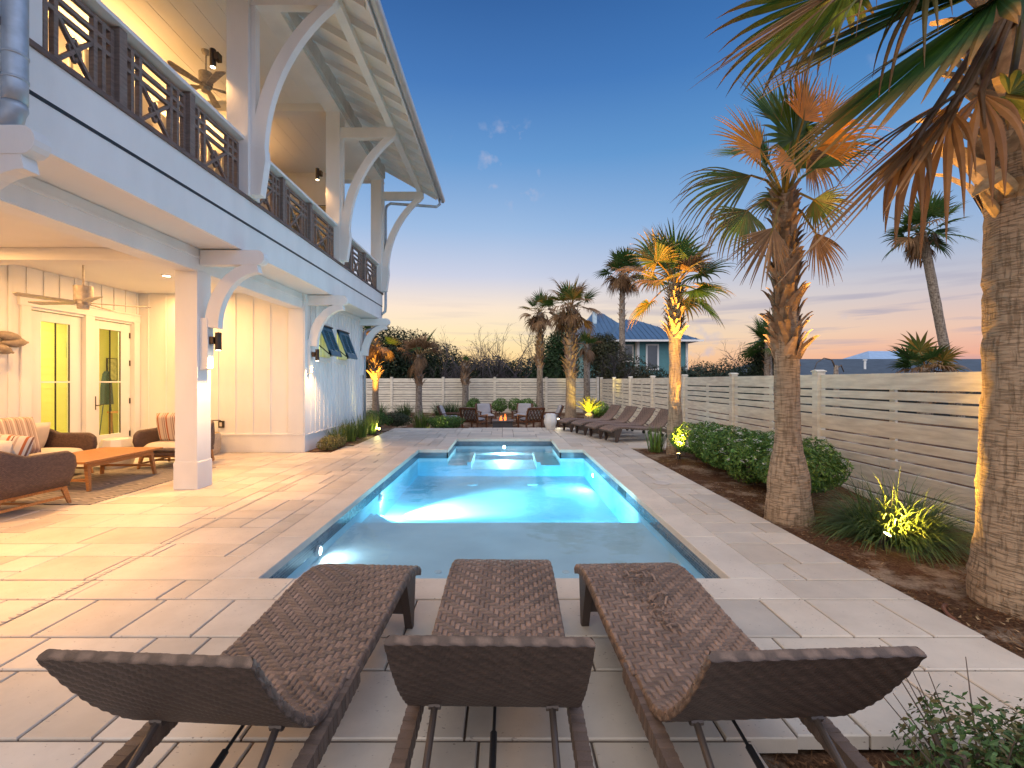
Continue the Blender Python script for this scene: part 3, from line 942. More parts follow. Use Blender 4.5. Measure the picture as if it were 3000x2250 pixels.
# outriggers with round ends and curved brackets under the balcony
def bracket(yc, x_in=-4.10, foot=True):
    t = .062
    top, r = 3.215, 0.10
    mb = MB()
    prof = [(x_in, top)]
    for k in range(9):
        a = PI / 2 - PI * k / 8
        prof.append((-3.33 + r * math.cos(a) * 1.0, top - r + r * math.sin(a)))
    prof += [(x_in, top - 2 * r)]
    mb.prism(prof, 'y', yc - t, yc + t)
    o = H('outrigger', mb, WHITE)
    L, Rr = [], []
    for k in range(13):
        s_ = k / 12
        a = PI - (PI / 2) * s_
        L.append((-3.34 + 0.70 * math.cos(a), 2.18 + 0.87 * math.sin(a)))
        Rr.append((-3.31 + 0.545 * math.cos(a), 2.16 + 0.755 * math.sin(a)))
    L[0] = (-4.05, 2.18)
    mb = MB(); mb.strip(L, Rr, yc - t * .9, yc + t * .9)
    H('curved_brace', mb, WHITE)
    mb = MB(); mb.prism([(x_in, 2.30), (-4.0, 2.30), (-3.985, 1.95), (-3.995, 1.62), (-4.04, 1.60), (x_in, 1.60)], 'y', yc - t * 1.05, yc + t * 1.05)
    H('brace_foot', mb, WHITE)
bracket(3.25); bracket(6.30); bracket(9.60, XW)
bracket(13.12, XW)
# house side wall with windows
W1, W2 = (10.13, 10.80), (11.22, 11.95)
WB, WTp = 1.98, 2.62
mb = MB()
def wallseg(y0, y1, z0, z1): mb.box(XW - .2, XW, y0, y1, z0, z1)
wallseg(YR - .02, W1[0], -.1, ZC); wallseg(W1[1], W2[0], -.1, ZC); wallseg(W2[1], YE, -.1, ZC)
for w in (W1, W2): wallseg(w[0], w[1], -.1, WB); wallseg(w[0], w[1], WTp, ZC)
mb.box(XW - 4.5, XW - .2, YE - .2, YE, -.1, ZC)
y = 9.78
while y < YE - .1:
    inside = any(w[0] - .12 < y < w[1] + .12 for w in (W1, W2))
    if inside:
        mb.box(XW, XW + .018, y - .02, y + .02, 0.36, WB - .12); mb.box(XW, XW + .018, y - .02, y + .02, WTp + .14, ZC - .1)
    else: mb.box(XW, XW + .018, y - .02, y + .02, 0.36, ZC - .1)
    y += 0.235
mb.box(XW, XW + .022, YR - .02, YE, 0.0, 0.33); mb.box(XW, XW + .034, YR - .02, YE, 0.33, 0.36)
mb.box(XW, XW + .026, YR - .024, YR + .12, 0.36, ZC - .1); mb.box(XW, XW + .03, YR - .02, YE, ZC - .1, ZC - .001)
mb.box(XW, XW + .026, YE - .12, YE + .004, 0.36, ZC - .1)
H('pool_side_wall', mb, WHITE)
mb = MB(); mb.box(-4.395, XW - .002, YR - .03, YR - .001, .376, 2.925); H('corner_trim', mb, WHITE)
WGLOW = pm('lit_window', (0.6, 0.6, 0.2), 0.5, emis=(0.80, 0.82, 0.22), es=0.9)
for w, lab in ((W1, 'n'), (W2, 'f')):
    mb = MB()
    mb.box(XW - .01, XW + .03, w[0] - .09, w[0], WB - .09, WTp + .09); mb.box(XW - .01, XW + .03, w[1], w[1] + .09, WB - .09, WTp + .09)
    mb.box(XW - .01, XW + .03, w[0], w[1], WTp, WTp + .09); mb.box(XW - .01, XW + .034, w[0], w[1], WB - .09, WB)
    ym = (w[0] + w[1]) / 2; mb.box(XW - .08, XW - .05, ym - .012, ym + .012, WB, WTp)
    f = H('window', mb, WHITE)
    mb = MB(); mb.box(XW - .12, XW - .11, w[0], w[1], WB, WTp); o = mb.build('pane', GLASS); o.parent = f
    mb = MB(); mb.box(XW - .19, XW - .18, w[0], w[1], WB, WTp); o = mb.build('lit_blind', WGLOW); o.parent = f
    # top-hung louvred shutter, propped open
    ang = math.atan2(.25, .66); Lh = .71
    pv = Matrix.Translation((XW + .04, 0, WTp + .05)) @ Matrix.Rotation(-ang, 4, 'Y')
    mb = MB(); y0, y1 = w[0] + .0, w[1] - .0
    ym = (y0 + y1) / 2
    for a, b in ((y0, y0 + .07), (y1 - .07, y1), (ym - .025, ym + .025)): mb.box(-.015, .02, a, b, -Lh, 0, pv)
    mb.box(-.015, .02, y0, y1, -.10, 0, pv); mb.box(-.015, .02, y0, y1, -Lh, -Lh + .13, pv)
    for k in range(11):
        z = -.115 - k * .042
        M2 = pv @ Matrix.Translation((0, 0, z)) @ Matrix.Rotation(R(-38), 4, 'Y')
        mb.box(-.022, .022, y0 + .07, ym - .025, -.004, .004, M2); mb.box(-.022, .022, ym + .025, y1 - .07, -.004, .004, M2)
    sh = H('shutter', mb, SHUT, bevel=0)
    mb = MB(); mb.box(XW + .03, XW + .09, y0 - .02, y1 + .02, WTp + .045, WTp + .075); o = mb.build('hinge_cap', BLACK); o.parent = sh
    mb = MB(); mb.tube([(XW + .03, y1 - .02, WB + .05), (XW + .25, y1 - .04, 2.05)], .012, 6)
    mb.tube([(XW + .03, y0 + .02, WB + .25), (XW + .25, y0 + .04, 2.04)], .012, 6); o = mb.build('prop_arm', BLACK); o.parent = sh
# balcony fascia
mb = MB()
mb.box(XF - .05, XF, -1.5, 13.5, ZC + .0, 3.60)
mb.box(XF - .05, XF + .006, -1.5, 13.5, 3.625, 3.955)
mb.box(XF - .045, XF - .012, -1.5, 13.5, 3.60, 3.625)
mb.box(-4.6, XF - .05, 13.45, 13.5, ZC, 3.955)
H('balcony_fascia', mb, WHITE)
mb = MB()
mb.box(-8.0, XF + .03, -1.5, 13.53, 3.956, 3.998)
H('balcony_floor', mb, DECKEDGE, bevel=.003)
mb = MB(); mb.box(XF - .04, XF + .0065, -1.5, 13.49, 3.598, 3.628); H('fascia_groove', mb, BLACK, bevel=0)
# upper columns
def column(y0, yl=.30):
    mb = MB(); mb.box(-3.80, -3.50, y0, y0 + yl, 4.0, 7.2)
    mb.box(-3.49, -3.42, y0 + .19, y0 + .31, 4.5, 6.66) if False else None
    return H('balcony_column', mb, WHITE)
for y0 in (6.34, 9.87, 13.2): column(y0)
mb = MB()
mb.box(-3.80, -3.50, -1.0, 13.5, 7.2, 7.66)
mb.box(-3.815, -3.485, -1.0, 13.52, 7.19, 7.225)
mb.box(-8.0, -3.80, 13.2, 13.5, 7.2, 7.8)
H('eave_beam', mb, WHITE)
mb = MB(); mb.box(XS - .2, -3.80, -1.0, 13.2, ZT, ZT + .05)
for k in range(11): mb.box(-7.4 + k * .36, -7.39 + k * .36, -1, 13.2, ZT - .004, ZT)
mb.box(-7.4, -3.81, 9.9, 10.15, ZT - .16, ZT - .001); mb.box(-7.4, -3.81, 6.4, 6.6, ZT - .14, ZT - .001)
H('upper_ceiling', mb, CEIL, bevel=0)
# upper walls
mb = MB()
mb.box(XS - .2, XS, -1.0, 13.3, 4.0, 7.38)
for k in range(50):
    yy = -.9 + k * .285
    if not (4.8 < yy < 7.1 or 8.3 < yy < 10.2): mb.box(XS, XS + .018, yy - .022, yy + .022, 4.0, 7.37)
H('upper_wall', mb, WHITE)
for (a, b) in ((4.9, 5.9), (6.0, 7.0), (8.4, 9.2), (9.3, 10.1)):
    mb = MB(); g = .12
    mb.box(XS, XS + .04, a, a + g, 4.0, 6.6); mb.box(XS, XS + .04, b - g, b, 4.0, 6.6); mb.box(XS, XS + .04, a + g, b - g, 6.42, 6.6); mb.box(XS, XS + .04, a + g, b - g, 4.0, 4.25)
    mb.box(XS + .01, XS + .035, a + g, b - g, 5.3, 5.33)
    f = H('balcony_door', mb, WHITE)
    mb = MB(); mb.box(XS + .012, XS + .02, a + g, b - g, 4.25, 6.42); o = mb.build('lit_pane', WGLOW2 if 'WGLOW2' in globals() else pm('lit_pane_yellow', (.7, .6, .15), .3, emis=(0.95, 0.78, 0.18), es=0.8)); o.parent = f
# end glazing far end of the balcony (reflects the blue dusk)
mb = MB()
mb.box(XS, -6.3, 13.1, 13.2, 4.0, 7.2); mb.box(-6.3, -4.9, 13.1, 13.2, 6.5, 7.2)
H('balcony_end_wall', mb, WHITE)
mb = MB(); mb.box(-6.3, -6.22, 13.08, 13.2, 4, 6.5); mb.box(-4.98, -4.9, 13.08, 13.2, 4, 6.5); mb.box(-5.64, -5.56, 13.08, 13.2, 4, 6.5); mb.box(-6.3, -4.9, 13.081, 13.199, 6.42, 6.5)
f = H('end_door', mb, WHITE)
mb = MB(); mb.box(-6.22, -4.98, 13.12, 13.14, 4.05, 6.42); o = mb.build('pane', GLASSDARK); o.parent = f
# near gable block with lap siding and corner board
mb = MB()
mb.box(-3.9, -3.60, -1.0, 3.45, 4.0, 7.3)
for k in range(13):
    z = 4.0 + k * .25
    mb.add([(-3.60, -1, z + .002), (-3.575, -1, z + .002), (-3.60, -1, z + .25), (-3.60, 3.44, z + .002), (-3.575, 3.44, z + .002), (-3.60, 3.44, z + .25)], [(0, 1, 2), (3, 5, 4), (1, 4, 5, 2), (0, 3, 4, 1)])
H('lap_siding', mb, SIDING, bevel=0)
mb = MB(); mb.box(-3.92, -3.56, 3.44, 3.56, 4.0, 7.3); mb.box(-3.56, -3.545, 3.36, 3.56, 4.0, 7.3); H('corner_board', mb, WHITE)
# railing
def rail_bay(y0, y1, posts):
    mb = MB(); mb.box(-3.72, XF, y0, y1, 4.755, 4.80)
    cap = H('rail_cap', mb, WHITE)
    edges = sorted([y0] + posts + [y1])
    for p in posts:
        mb = MB(); mb.box(-3.70, -3.58, p - .045, p + .045, 3.998, 4.752); H('rail_post', mb, RAILM, bevel=.004)
    for a, b in zip(edges[:-1], edges[1:]):
        a2 = a + (.045 if a in posts else .0); b2 = b - (.045 if b in posts else .0)
        mb = MB(); x0, x1 = -3.675, -3.630; w = .038
        zb, zt = 4.05, 4.69
        Lp = b2 - a2
        def hz(z, ya=a2, yb=b2, dx=0.0): mb.box(x0 + .002 + dx, x1 - .002 - dx, ya, yb, z - w / 2, z + w / 2)
        hz(zt); hz(zb); hz(zt - .125); hz(zt - .235)
        vp = [a2 + w / 2, a2 + w / 2 + Lp * .12, a2 + w / 2 + Lp * .235, b2 - w / 2 - Lp * .235, b2 - w / 2 - Lp * .12, b2 - w / 2]
        for k, yv in enumerate(vp):
            mb.box(x0, x1, yv - w / 2, yv + w / 2, zb - (.03 if k in (0, 5) else 0), zt + .015)
        c0, c1 = vp[2] + w / 2, vp[3] - w / 2
        zl, zh = zb + .02, zt - .25
        ym_, zm = (c0 + c1) / 2, (zl + zh) / 2
        xm = (x0 + x1) / 2
        mb.bar((xm, c0, zl), (xm, c1, zh), .030, .036, up=(1, 0, 0)); mb.bar((xm + .003, c0, zh), (xm + .003, c1, zl), .030, .036, up=(1, 0, 0))
        q, e = (c1 - c0) * .17, (zh - zl) * .17
        for (p_, r_) in (((ym_ - q, zm), (ym_, zm + e * 1.6)), ((ym_, zm + e * 1.6), (ym_ + q, zm)), ((ym_ + q, zm), (ym_, zm - e * 1.6)), ((ym_, zm - e * 1.6), (ym_ - q, zm))):
            mb.bar((xm - .003, p_[0], p_[1]), (xm - .003, r_[0], r_[1]), .022, .026, up=(1, 0, 0))
        H('rail_panel', mb, RAILM, bevel=0)
rail_bay(3.56, 6.34, [4.36, 5.33])
rail_bay(6.64, 9.87, [7.55, 8.62])
rail_bay(10.17, 13.2, [10.86, 11.95])
# upper curved braces and outriggers
def upper_brace(yc):
    t = .065
    mb = MB()
    prof = [(-3.50, 6.86), (-2.42, 6.86)]
    for k in range(9):
        a = PI / 2 - PI * k / 8
        prof.append((-2.42 + .11 * math.cos(a), 6.75 + .11 * math.sin(a)))
    prof += [(-3.50, 6.64)]
    mb.prism(prof, 'y', yc - t, yc + t); H('eave_outrigger', mb, WHITE)
    mb = MB(); L = []; Rr = []
    # circular arc, bulging towards the column
    for k in range(17):
        s_ = k / 16
        a = PI - s_ * R(51)
        L.append((-.76 + 2.73 * math.cos(a), 4.60 + 2.73 * math.sin(a)))
        Rr.append((-.76 + 2.55 * math.cos(a), 4.58 + 2.66 * math.sin(a)))
    L = [(x, min(z, 6.72)) for x, z in L]; Rr = [(x, min(z, 6.64)) for x, z in Rr]
    mb.strip(L, Rr, yc - t * .9, yc + t * .9)
    H('eave_brace', mb, WHITE)
    mb = MB(); mb.prism([(-3.50, 4.72), (-3.30, 4.66), (-3.29, 4.50), (-3.36, 4.02), (-3.50, 4.02)], 'y', yc - t * 1.1, yc + t * 1.1)
    mb.box(-3.50, -3.44, yc - t * .8, yc + t * .8, 4.66, 6.64)
    H('brace_foot', mb, WHITE)
for y0 in (6.46, 9.95, 13.3): upper_brace(y0)
# roof
SL = 0.56
def rz(x): return 6.98 + (-2.40 - x) * SL   # rafter bottom
Y0r, Y1r = -1.0, 13.82
mb = MB()
def slope_box(mb, xa, xb, y0, y1, off0, off1):
    mb.add([(xa, y0, rz(xa) + off0), (xb, y0, rz(xb) + off0), (xb, y0, rz(xb) + off1), (xa, y0, rz(xa) + off1),
            (xa, y1, rz(xa) + off0), (xb, y1, rz(xb) + off0), (xb, y1, rz(xb) + off1), (xa, y1, rz(xa) + off1)],
           [(0, 1, 2, 3), (7, 6, 5, 4), (0, 4, 5, 1), (1, 5, 6, 2), (2, 6, 7, 3), (3, 7, 4, 0)])
slope_box(mb, -8.0, -1.90, Y0r, Y1r, .125, .165)
H('roof_boards', mb, WHITE, bevel=0)
mb = MB(); slope_box(mb, -8.2, -1.82, Y0r - .1, Y1r + .05, .168, .215); mb.box(-1.84, -1.815, Y0r - .1, Y1r + .05, rz(-1.84) + .10, rz(-1.84) + .2); H('metal_roof', mb, ROOF, bevel=0)
mb = MB(); mb.box(-1.925, -1.90, Y0r, Y1r, rz(-1.9) + .01, rz(-1.9) + .20); H('eave_fascia', mb, WHITE, bevel=0)
for k in range(25):
    y = 13.55 - k * .58
    if y < 0.5: break
    mb = MB(); slope_box(mb, -3.52, -1.98, y - .03, y + .03, 0.0, .124)
    H('rafter', mb, WHITE, bevel=0)
mb = MB(); mb.box(-2.50, -2.36, -1.0, 13.6, 6.864, 6.985); H('purlin', mb, WHITE)
mb = MB(); mb.box(-3.52, -3.44, -1, 13.4, 7.3, 7.62); H('blocking_board', mb, pm('beam_paint', (0.62, 0.58, 0.54), .55), bevel=0)
mb = MB()
prof = [(-1.90 + .135 * 0.5 + .075 * math.cos(PI + PI * k / 10), rz(-1.9) + .14 + .085 * math.sin(PI + PI * k / 10)) for k in range(11)]
mb.prism([(-1.908, rz(-1.9) + .15)] + prof + [(-1.758, rz(-1.9) + .15)], 'y', Y0r, Y1r)
H('gutter', mb, GUTTER, bevel=0)
# downspouts
mb = MB(); zg = rz(-1.9) + .08
r_ = .038
mb.tube([(-1.86, 13.55, zg), (-1.88, 13.55, zg - .16), (-1.97, 13.54, zg - .24), (-3.30, 13.45, 6.60), (-3.40, 13.40, 6.50), (-3.42, 13.38, 6.35), (-3.42, 13.38, 3.62),
         (-3.44, 13.40, 3.46), (-3.55, 13.42, 3.38), (-3.64, 13.42, 3.34), (-3.68, 13.42, 3.24), (-3.68, 13.42, 3.08), (-3.74, 13.42, 2.98), (-3.94, 13.36, 2.92), (-4.00, 13.33, 2.86), (-4.01, 13.32, 2.7), (-4.01, 13.32, 0.03)], r_, 12)
H('downspout', mb, METAL, smooth=True, bevel=0)
mb = MB(); X0 = -3.43
pts = [(X0, 3.25, 7.2), (X0, 3.25, 3.52), (X0, 3.25, 3.40)]
mb.tube(pts, .070, 20)
for z in (4.23, 3.72, 3.55): mb.lathe((X0, 3.25, z), [(.073, 0), (.075, .01), (.073, .02)], 20)
el = []
for k in range(9):
    a = R(90) * k / 8
    el.append((X0 - .17 + .17 * math.cos(a) , 3.25, 3.40 - .17 * math.sin(a)))
rr = [.070 + (.004 if k % 2 else -.003) for k in range(9)]
mb.tube(el, rr, 20)
mb.tube([el[-1], (X0 - .6, 3.25, 3.23)], .076, 20)
H('downspout', mb, METAL, smooth=True, bevel=0)

# ------------------------------------------------------------------ lamps on and in the house
def can_light(x, y, z, e, label):
    t = empty('recessed_light', (x, y, z)); tag(t, label, 'ceiling light', 'recessed lights in the porch ceilings')
    mb = MB(); mb.lathe((0, 0, 0), [(.075, -.012), (.075, 0.0), (.06, .001)], 24); mb.build('trim_ring', WHITE, t)
    mb = MB(); mb.lathe((0, 0, -.0135), [(.055, 0), (.054, .001)], 24); mb.build('lens', LAMPLENS, t)
    lamp('AREA', (0, 0, -.03), e, WARM, t, size=.12, rot=(0, 0, 0), name='bulb')
can_light(-5.69, 7.81, ZC, 66, 'round recessed light in the porch ceiling right of the fan')
can_light(-5.69, 4.4, ZC, 74, 'round recessed light in the porch ceiling near the front armchair')
can_light(-6.9, 5.4, ZC, 52, 'round recessed light in the porch ceiling above the sofa')
can_light(-5.6, 1.8, ZC, 66, 'round recessed light in the nearest bay of the porch ceiling')
can_light(-6.3, 9.0, ZC, 39, 'round recessed light in the porch ceiling by the end wall')
def sconce(x, y, z, label, nx=1, ny=0, e=26, up=False, grp='bronze cylinder sconces', color=WARM):
    t = empty('wall_sconce', (x, y, z)); tag(t, label, 'wall light', grp)
    mb = MB(); mb.cbox((nx * .03, ny * .03, 0), (.06 if nx else .09, .06 if ny else .09, .10)); mb.build('bracket', DARKM, t, bevel=.003)
    cx, cy = nx * .10, ny * .10
    mb = MB(); mb.lathe((cx, cy, 0), [(.034, -.13), (.040, -.128), (.040, .105), (.037, .108)], 20); mb.build('cylinder', DARKM, t, smooth=False)
    mb = MB(); mb.lathe((cx, cy, -.1345), [(.031, 0), (.03, .003)], 16); mb.build('lens', LAMPLENS, t)
    lamp('SPOT', (cx, cy, -.15), e, color, t, size=.03, rot=(0, 0, 0), spot=115, blend=.8, name='bulb')
sconce(-3.985, 6.30, 2.0, 'bronze cylinder sconce on the near porch post', e=200)
sconce(-3.985, 3.25, 2.0, 'bronze cylinder sconce on the nearest bracket, left of the frame edge', e=200)
sconce(-3.97, 9.60, 2.0, 'bronze cylinder sconce at the house corner before the shutters', e=120)
sconce(-3.86, 6.30, 5.85, 'black cylinder sconce on the near balcony column', nx=-1, e=60, grp='sconces on the balcony')
sconce(-3.86, 9.83, 5.85, 'black cylinder sconce on the middle balcony column', nx=-1, e=60, grp='sconces on the balcony')
# added up and down wall lights, made up to light the balcony ceiling
def updown(x, y, z, label, e):
    t = empty('wall_sconce', (x, y, z)); tag(t, label, 'wall light', 'added up and down lights on the balcony wall')
    mb = MB(); mb.cbox((.03, 0, 0), (.06, .09, .10)); mb.build('bracket', DARKM, t, bevel=.003)
    mb = MB(); mb.lathe((.10, 0, 0), [(.036, -.14), (.040, -.138), (.040, .138), (.036, .14)], 20); mb.build('cylinder', DARKM, t)
    mb = MB(); mb.lathe((.10, 0, -.1445), [(.03, 0), (.03, .003)], 16); mb.lathe((.10, 0, .1415), [(.03, 0), (.03, .003)], 16); mb.build('lens', LAMPLENS, t)
    lamp('SPOT', (.10, 0, .16), e, WARM, t, size=.03, rot=(PI, 0, 0), spot=140, blend=.8, name='bulb')
    lamp('SPOT', (.10, 0, -.16), e * .5, WARM, t, size=.03, rot=(0, 0, 0), spot=130, blend=.8, name='bulb')
for i, y in enumerate((2.4, 4.7, 7.7, 10.6)):
    updown(XS, y, 5.9, 'added dark cylinder light on the balcony house wall, %s from the far end' % ('fourth', 'third', 'second', 'first')[i], (230, 300, 440, 470)[i])
def fan(x, y, zc, drop, label, r=.79):
    t = empty('ceiling_fan', (x, y, zc), .4); tag(t, label, 'ceiling fan', 'ceiling fans')
    M = pm('fan_metal', (.50, .44, .37), .45, metal=.3, var=.2, vs=20) if 'fan_metal' not in MATS else MATS['fan_metal']
    mb = MB(); mb.lathe((0, 0, 0), [(.02, -.075), (.06, -.05), (.075, -.0)], 24); mb.build('canopy', M, t)
    mb = MB(); mb.tube([(0, 0, -.05), (0, 0, -drop)], .013, 10); mb.build('rod', M, t)
    mb = MB(); mb.lathe((0, 0, -drop), [(.03, -.33), (.07, -.33), (.075, -.27), (.09, -.26), (.09, -.22), (.11, -.21), (.115, 0), (.04, .01)], 28); mb.build('motor', M, t)
    for k in range(5):
        a = 2 * PI * k / 5 + .2
        mb = MB(); MM = Matrix.Rotation(a, 4, 'Z') @ Matrix.Translation((0, 0, -drop - .24)) @ Matrix.Rotation(R(10), 4, 'X')
        mb.prism([(.09, -.03), (.22, -.06), (r - .08, -.075), (r, 0.03), (r - .03, .07), (.22, .055), (.09, .03)], 'z', -.005, .005)
        mb.v = [tuple(MM @ Vector(p)) for p in mb.v]
        mb.build('blade', M, t)
fan(-6.14, 6.76, ZC, .40, 'grey ceiling fan hanging in the lit ground floor porch')
fan(-5.36, 8.33, ZT, .40, 'grey ceiling fan hanging under the balcony ceiling', .7)
mbx = MB(); mbx.box(-5.80, -5.70, 9.40, YR - .022 + .02, .50, .64); 
o = mbx.build('hose_bib_box', DARKM); tag(o, 'small bronze tap box on the end wall of the porch', 'tap')
mbx = MB(); mbx.box(-5.775, -5.725, 9.395, 9.402, .53, .61); p = mbx.build('plate', CREAM); p.parent = o
mbx = MB(); mbx.tube([(-5.75, 9.40, .645), (-5.75, 9.33, .66), (-5.86, 9.31, .655)], .009, 6); p = mbx.build('lever', DARKM); p.parent = o
# fish sculpture on the side wall
t = empty('fish_wall_sculpture', (XS + .02, 7.0, 2.05)); tag(t, 'carved wooden fish sculpture on the wall left of the doors', 'wall decoration')
FISH = pm('driftwood', (0.27, 0.22, 0.17), .6, var=.25, vs=18, bump=.3)
for k, (dy, dz, L, tilt) in enumerate(((-.1, .06, .42, -8), (-.02, -.02, .40, 5), (-.22, -.13, .38, -14))):
    mb = MB(); pts = []; rs = []
    for i in range(11):
        s_ = i / 10; pts.append((0.05 + .03 * math.sin(s_ * 3), -L / 2 + L * s_, 0)); rs.append(.012 + .062 * math.sin(PI * min(1, s_ * 1.08)) ** .8 if s_ < .95 else .014)
    mb.tube(pts, rs, 10); mb.prism([(-L / 2 - .10, .07), (-L / 2 + .03, 0), (-L / 2 - .10, -.07), (-L / 2 - .05, 0)], 'x', .04, .06)
    o = mb.build('fish', FISH, t, smooth=True); o.location = (0, dy, dz); o.rotation_euler = (R(tilt), 0, 0)
# ------------------------------------------------------------------ woven loungers
def weave_height(i, j, fu, fv, mid):
    s_ = 1 if i < mid else -1
    k = (s_ * i + j) % 4
    over = k < 2
    if over:  # strand running across the lounger
        e = (1 - (2 * fv - 1) ** 4)
        endf = min(1, (fu + (1 if k == 0 else 0)) * 1.0) if False else 1
        return .0085 * e * (.45 + .55 * math.sin(PI * ((k + fu) / 2))), 0
    return .0060 * (1 - (2 * fu - 1) ** 4) * (.35 + .65 * math.sin(PI * ((k - 2 + fv) / 2 % 1))), 1
def catmull(P, n):
    out = []
    Q = [P[0]] + P + [P[-1]]
    for k in range(1, len(Q) - 2):
        p0, p1, p2, p3 = [Vector(q) for q in Q[k - 1:k + 3]]
        for i in range(n):
            t = i / n
            out.append(0.5 * ((2 * p1) + (-p0 + p2) * t + (2 * p0 - 5 * p1 + 4 * p2 - p3) * t * t + (-p0 + 3 * p1 - 3 * p2 + p3) * t ** 3))
    out.append(Vector(P[-1]))
    return out
def resample(pts, step):
    L = [0]
    for a, b in zip(pts[:-1], pts[1:]): L.append(L[-1] + (b - a).length)
    n = max(2, int(L[-1] / step)); out = []; k = 0
    for i in range(n + 1):
        d = L[-1] * i / n
        while k < len(L) - 2 and L[k + 1] < d: k += 1
        f = (d - L[k]) / max(1e-9, L[k + 1] - L[k])
        out.append(pts[k].lerp(pts[k + 1], min(1, f)))
    return out
def woven_slab(prof, width, thick, strand=0.0245, sub=4, seed=1, edge_wrap=True, torn=0.0):
    """profile in (y,z); top surface woven, wrapped sides, plainer underside"""
    rnd = random.Random(seed)
    pts = resample(catmull(prof, 12), strand / sub)
    nv = len(pts); ni = int(round(width / strand)); nu = ni * sub
    mid = ni // 2
    mb = MB(); tint = {}
    def T(d, k):
        if (d, k) not in tint: tint[d, k] = rnd.uniform(.72, 1.2)
        return tint[d, k]
    nrm = []
    for v in range(nv):
        d = (pts[min(v + 1, nv - 1)] - pts[max(v - 1, 0)]).normalized()
        nn = Vector((-d.y, d.x))
        if nn.y < 0 and abs(nn.y) > abs(nn.x) * .0: nn = -nn
        nrm.append(nn)
    # keep normals on one side
    for v in range(1, nv):
        if nrm[v].dot(nrm[v - 1]) < 0: nrm[v] = -nrm[v]
    r = .012
    top = []
    for v in range(nv):
        row = []
        for u in range(nu + 1):
            fi = u / sub; i = min(int(fi), ni - 1); fj = v / sub; j = int(fj)
            h, d = weave_height(i, j, fi - i, fj - j, mid)
            e = min(u, nu - u) * width / nu
            drop = 0 if e > r else -(r - math.sqrt(max(0, r * r - (r - e) ** 2)))
            w_ = rnd.uniform(-.0008, .0008)
            if torn and abs(fi - mid) < 3.2 and .30 < v / nv < .88 and rnd.random() < torn: w_ += rnd.uniform(.002, .010)
            h *= min(1, min(v, nv - 1 - v) / 6.0) * .9 + .1
            p = pts[v] + nrm[v] * (h + drop + w_)
            q = T(d, j if d == 0 else i) * rnd.uniform(.93, 1.07)
            k = (( (1 if i < mid else -1) * i + j) % 4)
            q *= 1 + .28 * noise.noise(Vector((u * width / nu * 4 + seed, v * .02, 1.5))) + (.16 if d else -.14)
            groove_shade = 0.55 if (h < .0008) else 1.0  # shade between the strands put into the colour
            row.append(len(mb.v))
            mb.v.append((-width / 2 + width * u / nu, p.x, p.y))
            c = (.21 * q * groove_shade, .138 * q * groove_shade, .10 * q * groove_shade, 1)
            mb.c.append(c)
        top.append(row)
    mb.hc = True
    for v in range(nv - 1):
        for u in range(nu):
            mb.f.append((top[v][u], top[v][u + 1], top[v + 1][u + 1], top[v + 1][u])); mb.mi.append(0)
    # underside and sides, coarser weave by colour + small relief
    st = 2
    rows = list(range(0, nv, st)) + ([nv - 1] if (nv - 1) % st else [])
    cols = list(range(0, nu + 1, st))
    if cols[-1] != nu: cols.append(nu)
    bot = []; tb = 1.0
    for a, v in enumerate(rows):
        row = []
        for b, u in enumerate(cols):
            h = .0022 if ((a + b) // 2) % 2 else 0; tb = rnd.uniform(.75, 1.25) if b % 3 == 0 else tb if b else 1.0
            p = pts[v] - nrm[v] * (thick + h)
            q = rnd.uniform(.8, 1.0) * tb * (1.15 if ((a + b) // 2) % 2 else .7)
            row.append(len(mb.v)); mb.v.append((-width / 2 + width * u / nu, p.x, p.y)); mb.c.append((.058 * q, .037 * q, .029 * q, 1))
        bot.append(row)
    for a in range(len(rows) - 1):
        for b in range(len(cols) - 1):
            mb.f.append((bot[a][b], bot[a + 1][b], bot[a + 1][b + 1], bot[a][b + 1])); mb.mi.append(0)
    def band(A, B):
        # A, B lists of vertex ids (top, bottom) same length
        n = len(A); prev = A
        for s_ in (1, 2, 3):
            t = s_ / 3
            cur = []
            if s_ == 3: cur = B
            else:
                for k in range(n):
                    pa, pb = Vector(mb.v[A[k]]), Vector(mb.v[B[k]])
                    p = pa.lerp(pb, t); wv = .002 if ((k // 2 + s_) % 2) else 0
                    off = Vector((1 if p.x > 0 else -1, 0, 0)) * wv
                    q = rnd.uniform(.9, 1.1) * (1.25 if (k // 3) % 2 else .62)
                    cur.append(len(mb.v)); mb.v.append(tuple(p + off)); mb.c.append((.14 * q, .095 * q, .07 * q, 1))
            for k in range(n - 1):
                mb.f.append((prev[k], prev[k + 1], cur[k + 1], cur[k])); mb.mi.append(0)
            prev = cur
    band([top[v][0] for v in rows], [bot[a][0] for a in range(len(rows))])
    band([top[v][nu] for v in rows], [bot[a][-1] for a in range(len(rows))])
    band([top[0][u] for u in cols], bot[0]); band([top[nv - 1][u] for u in cols], bot[-1])
    return mb
WICK = pm('wicker', (1, 1, 1), .5, spec=.45, attr=True, var=.12, vs=160, stretch=(1, 1, 1), bump=.3, bs=420)
TUBEM = pm('brown_tube', (.085, .065, .055), .35, metal=.4, var=.15)
def wover_bar(mb, p, q, w, h, seg=.018):
    p, q = Vector(p), Vector(q); L = (q - p).length; n = max(2, int(L / seg)); rnd = random.Random(int(L * 1000))
    for k in range(n):
        a, b = p.lerp(q, k / n), p.lerp(q, (k + 1) / n)
        o_ = .003 if k % 2 else 0
        qv = rnd.uniform(.7, 1.15)
        mb.bar(a, b, w + o_, h + o_, col=(.13 * qv, .088 * qv, .066 * qv, 1))
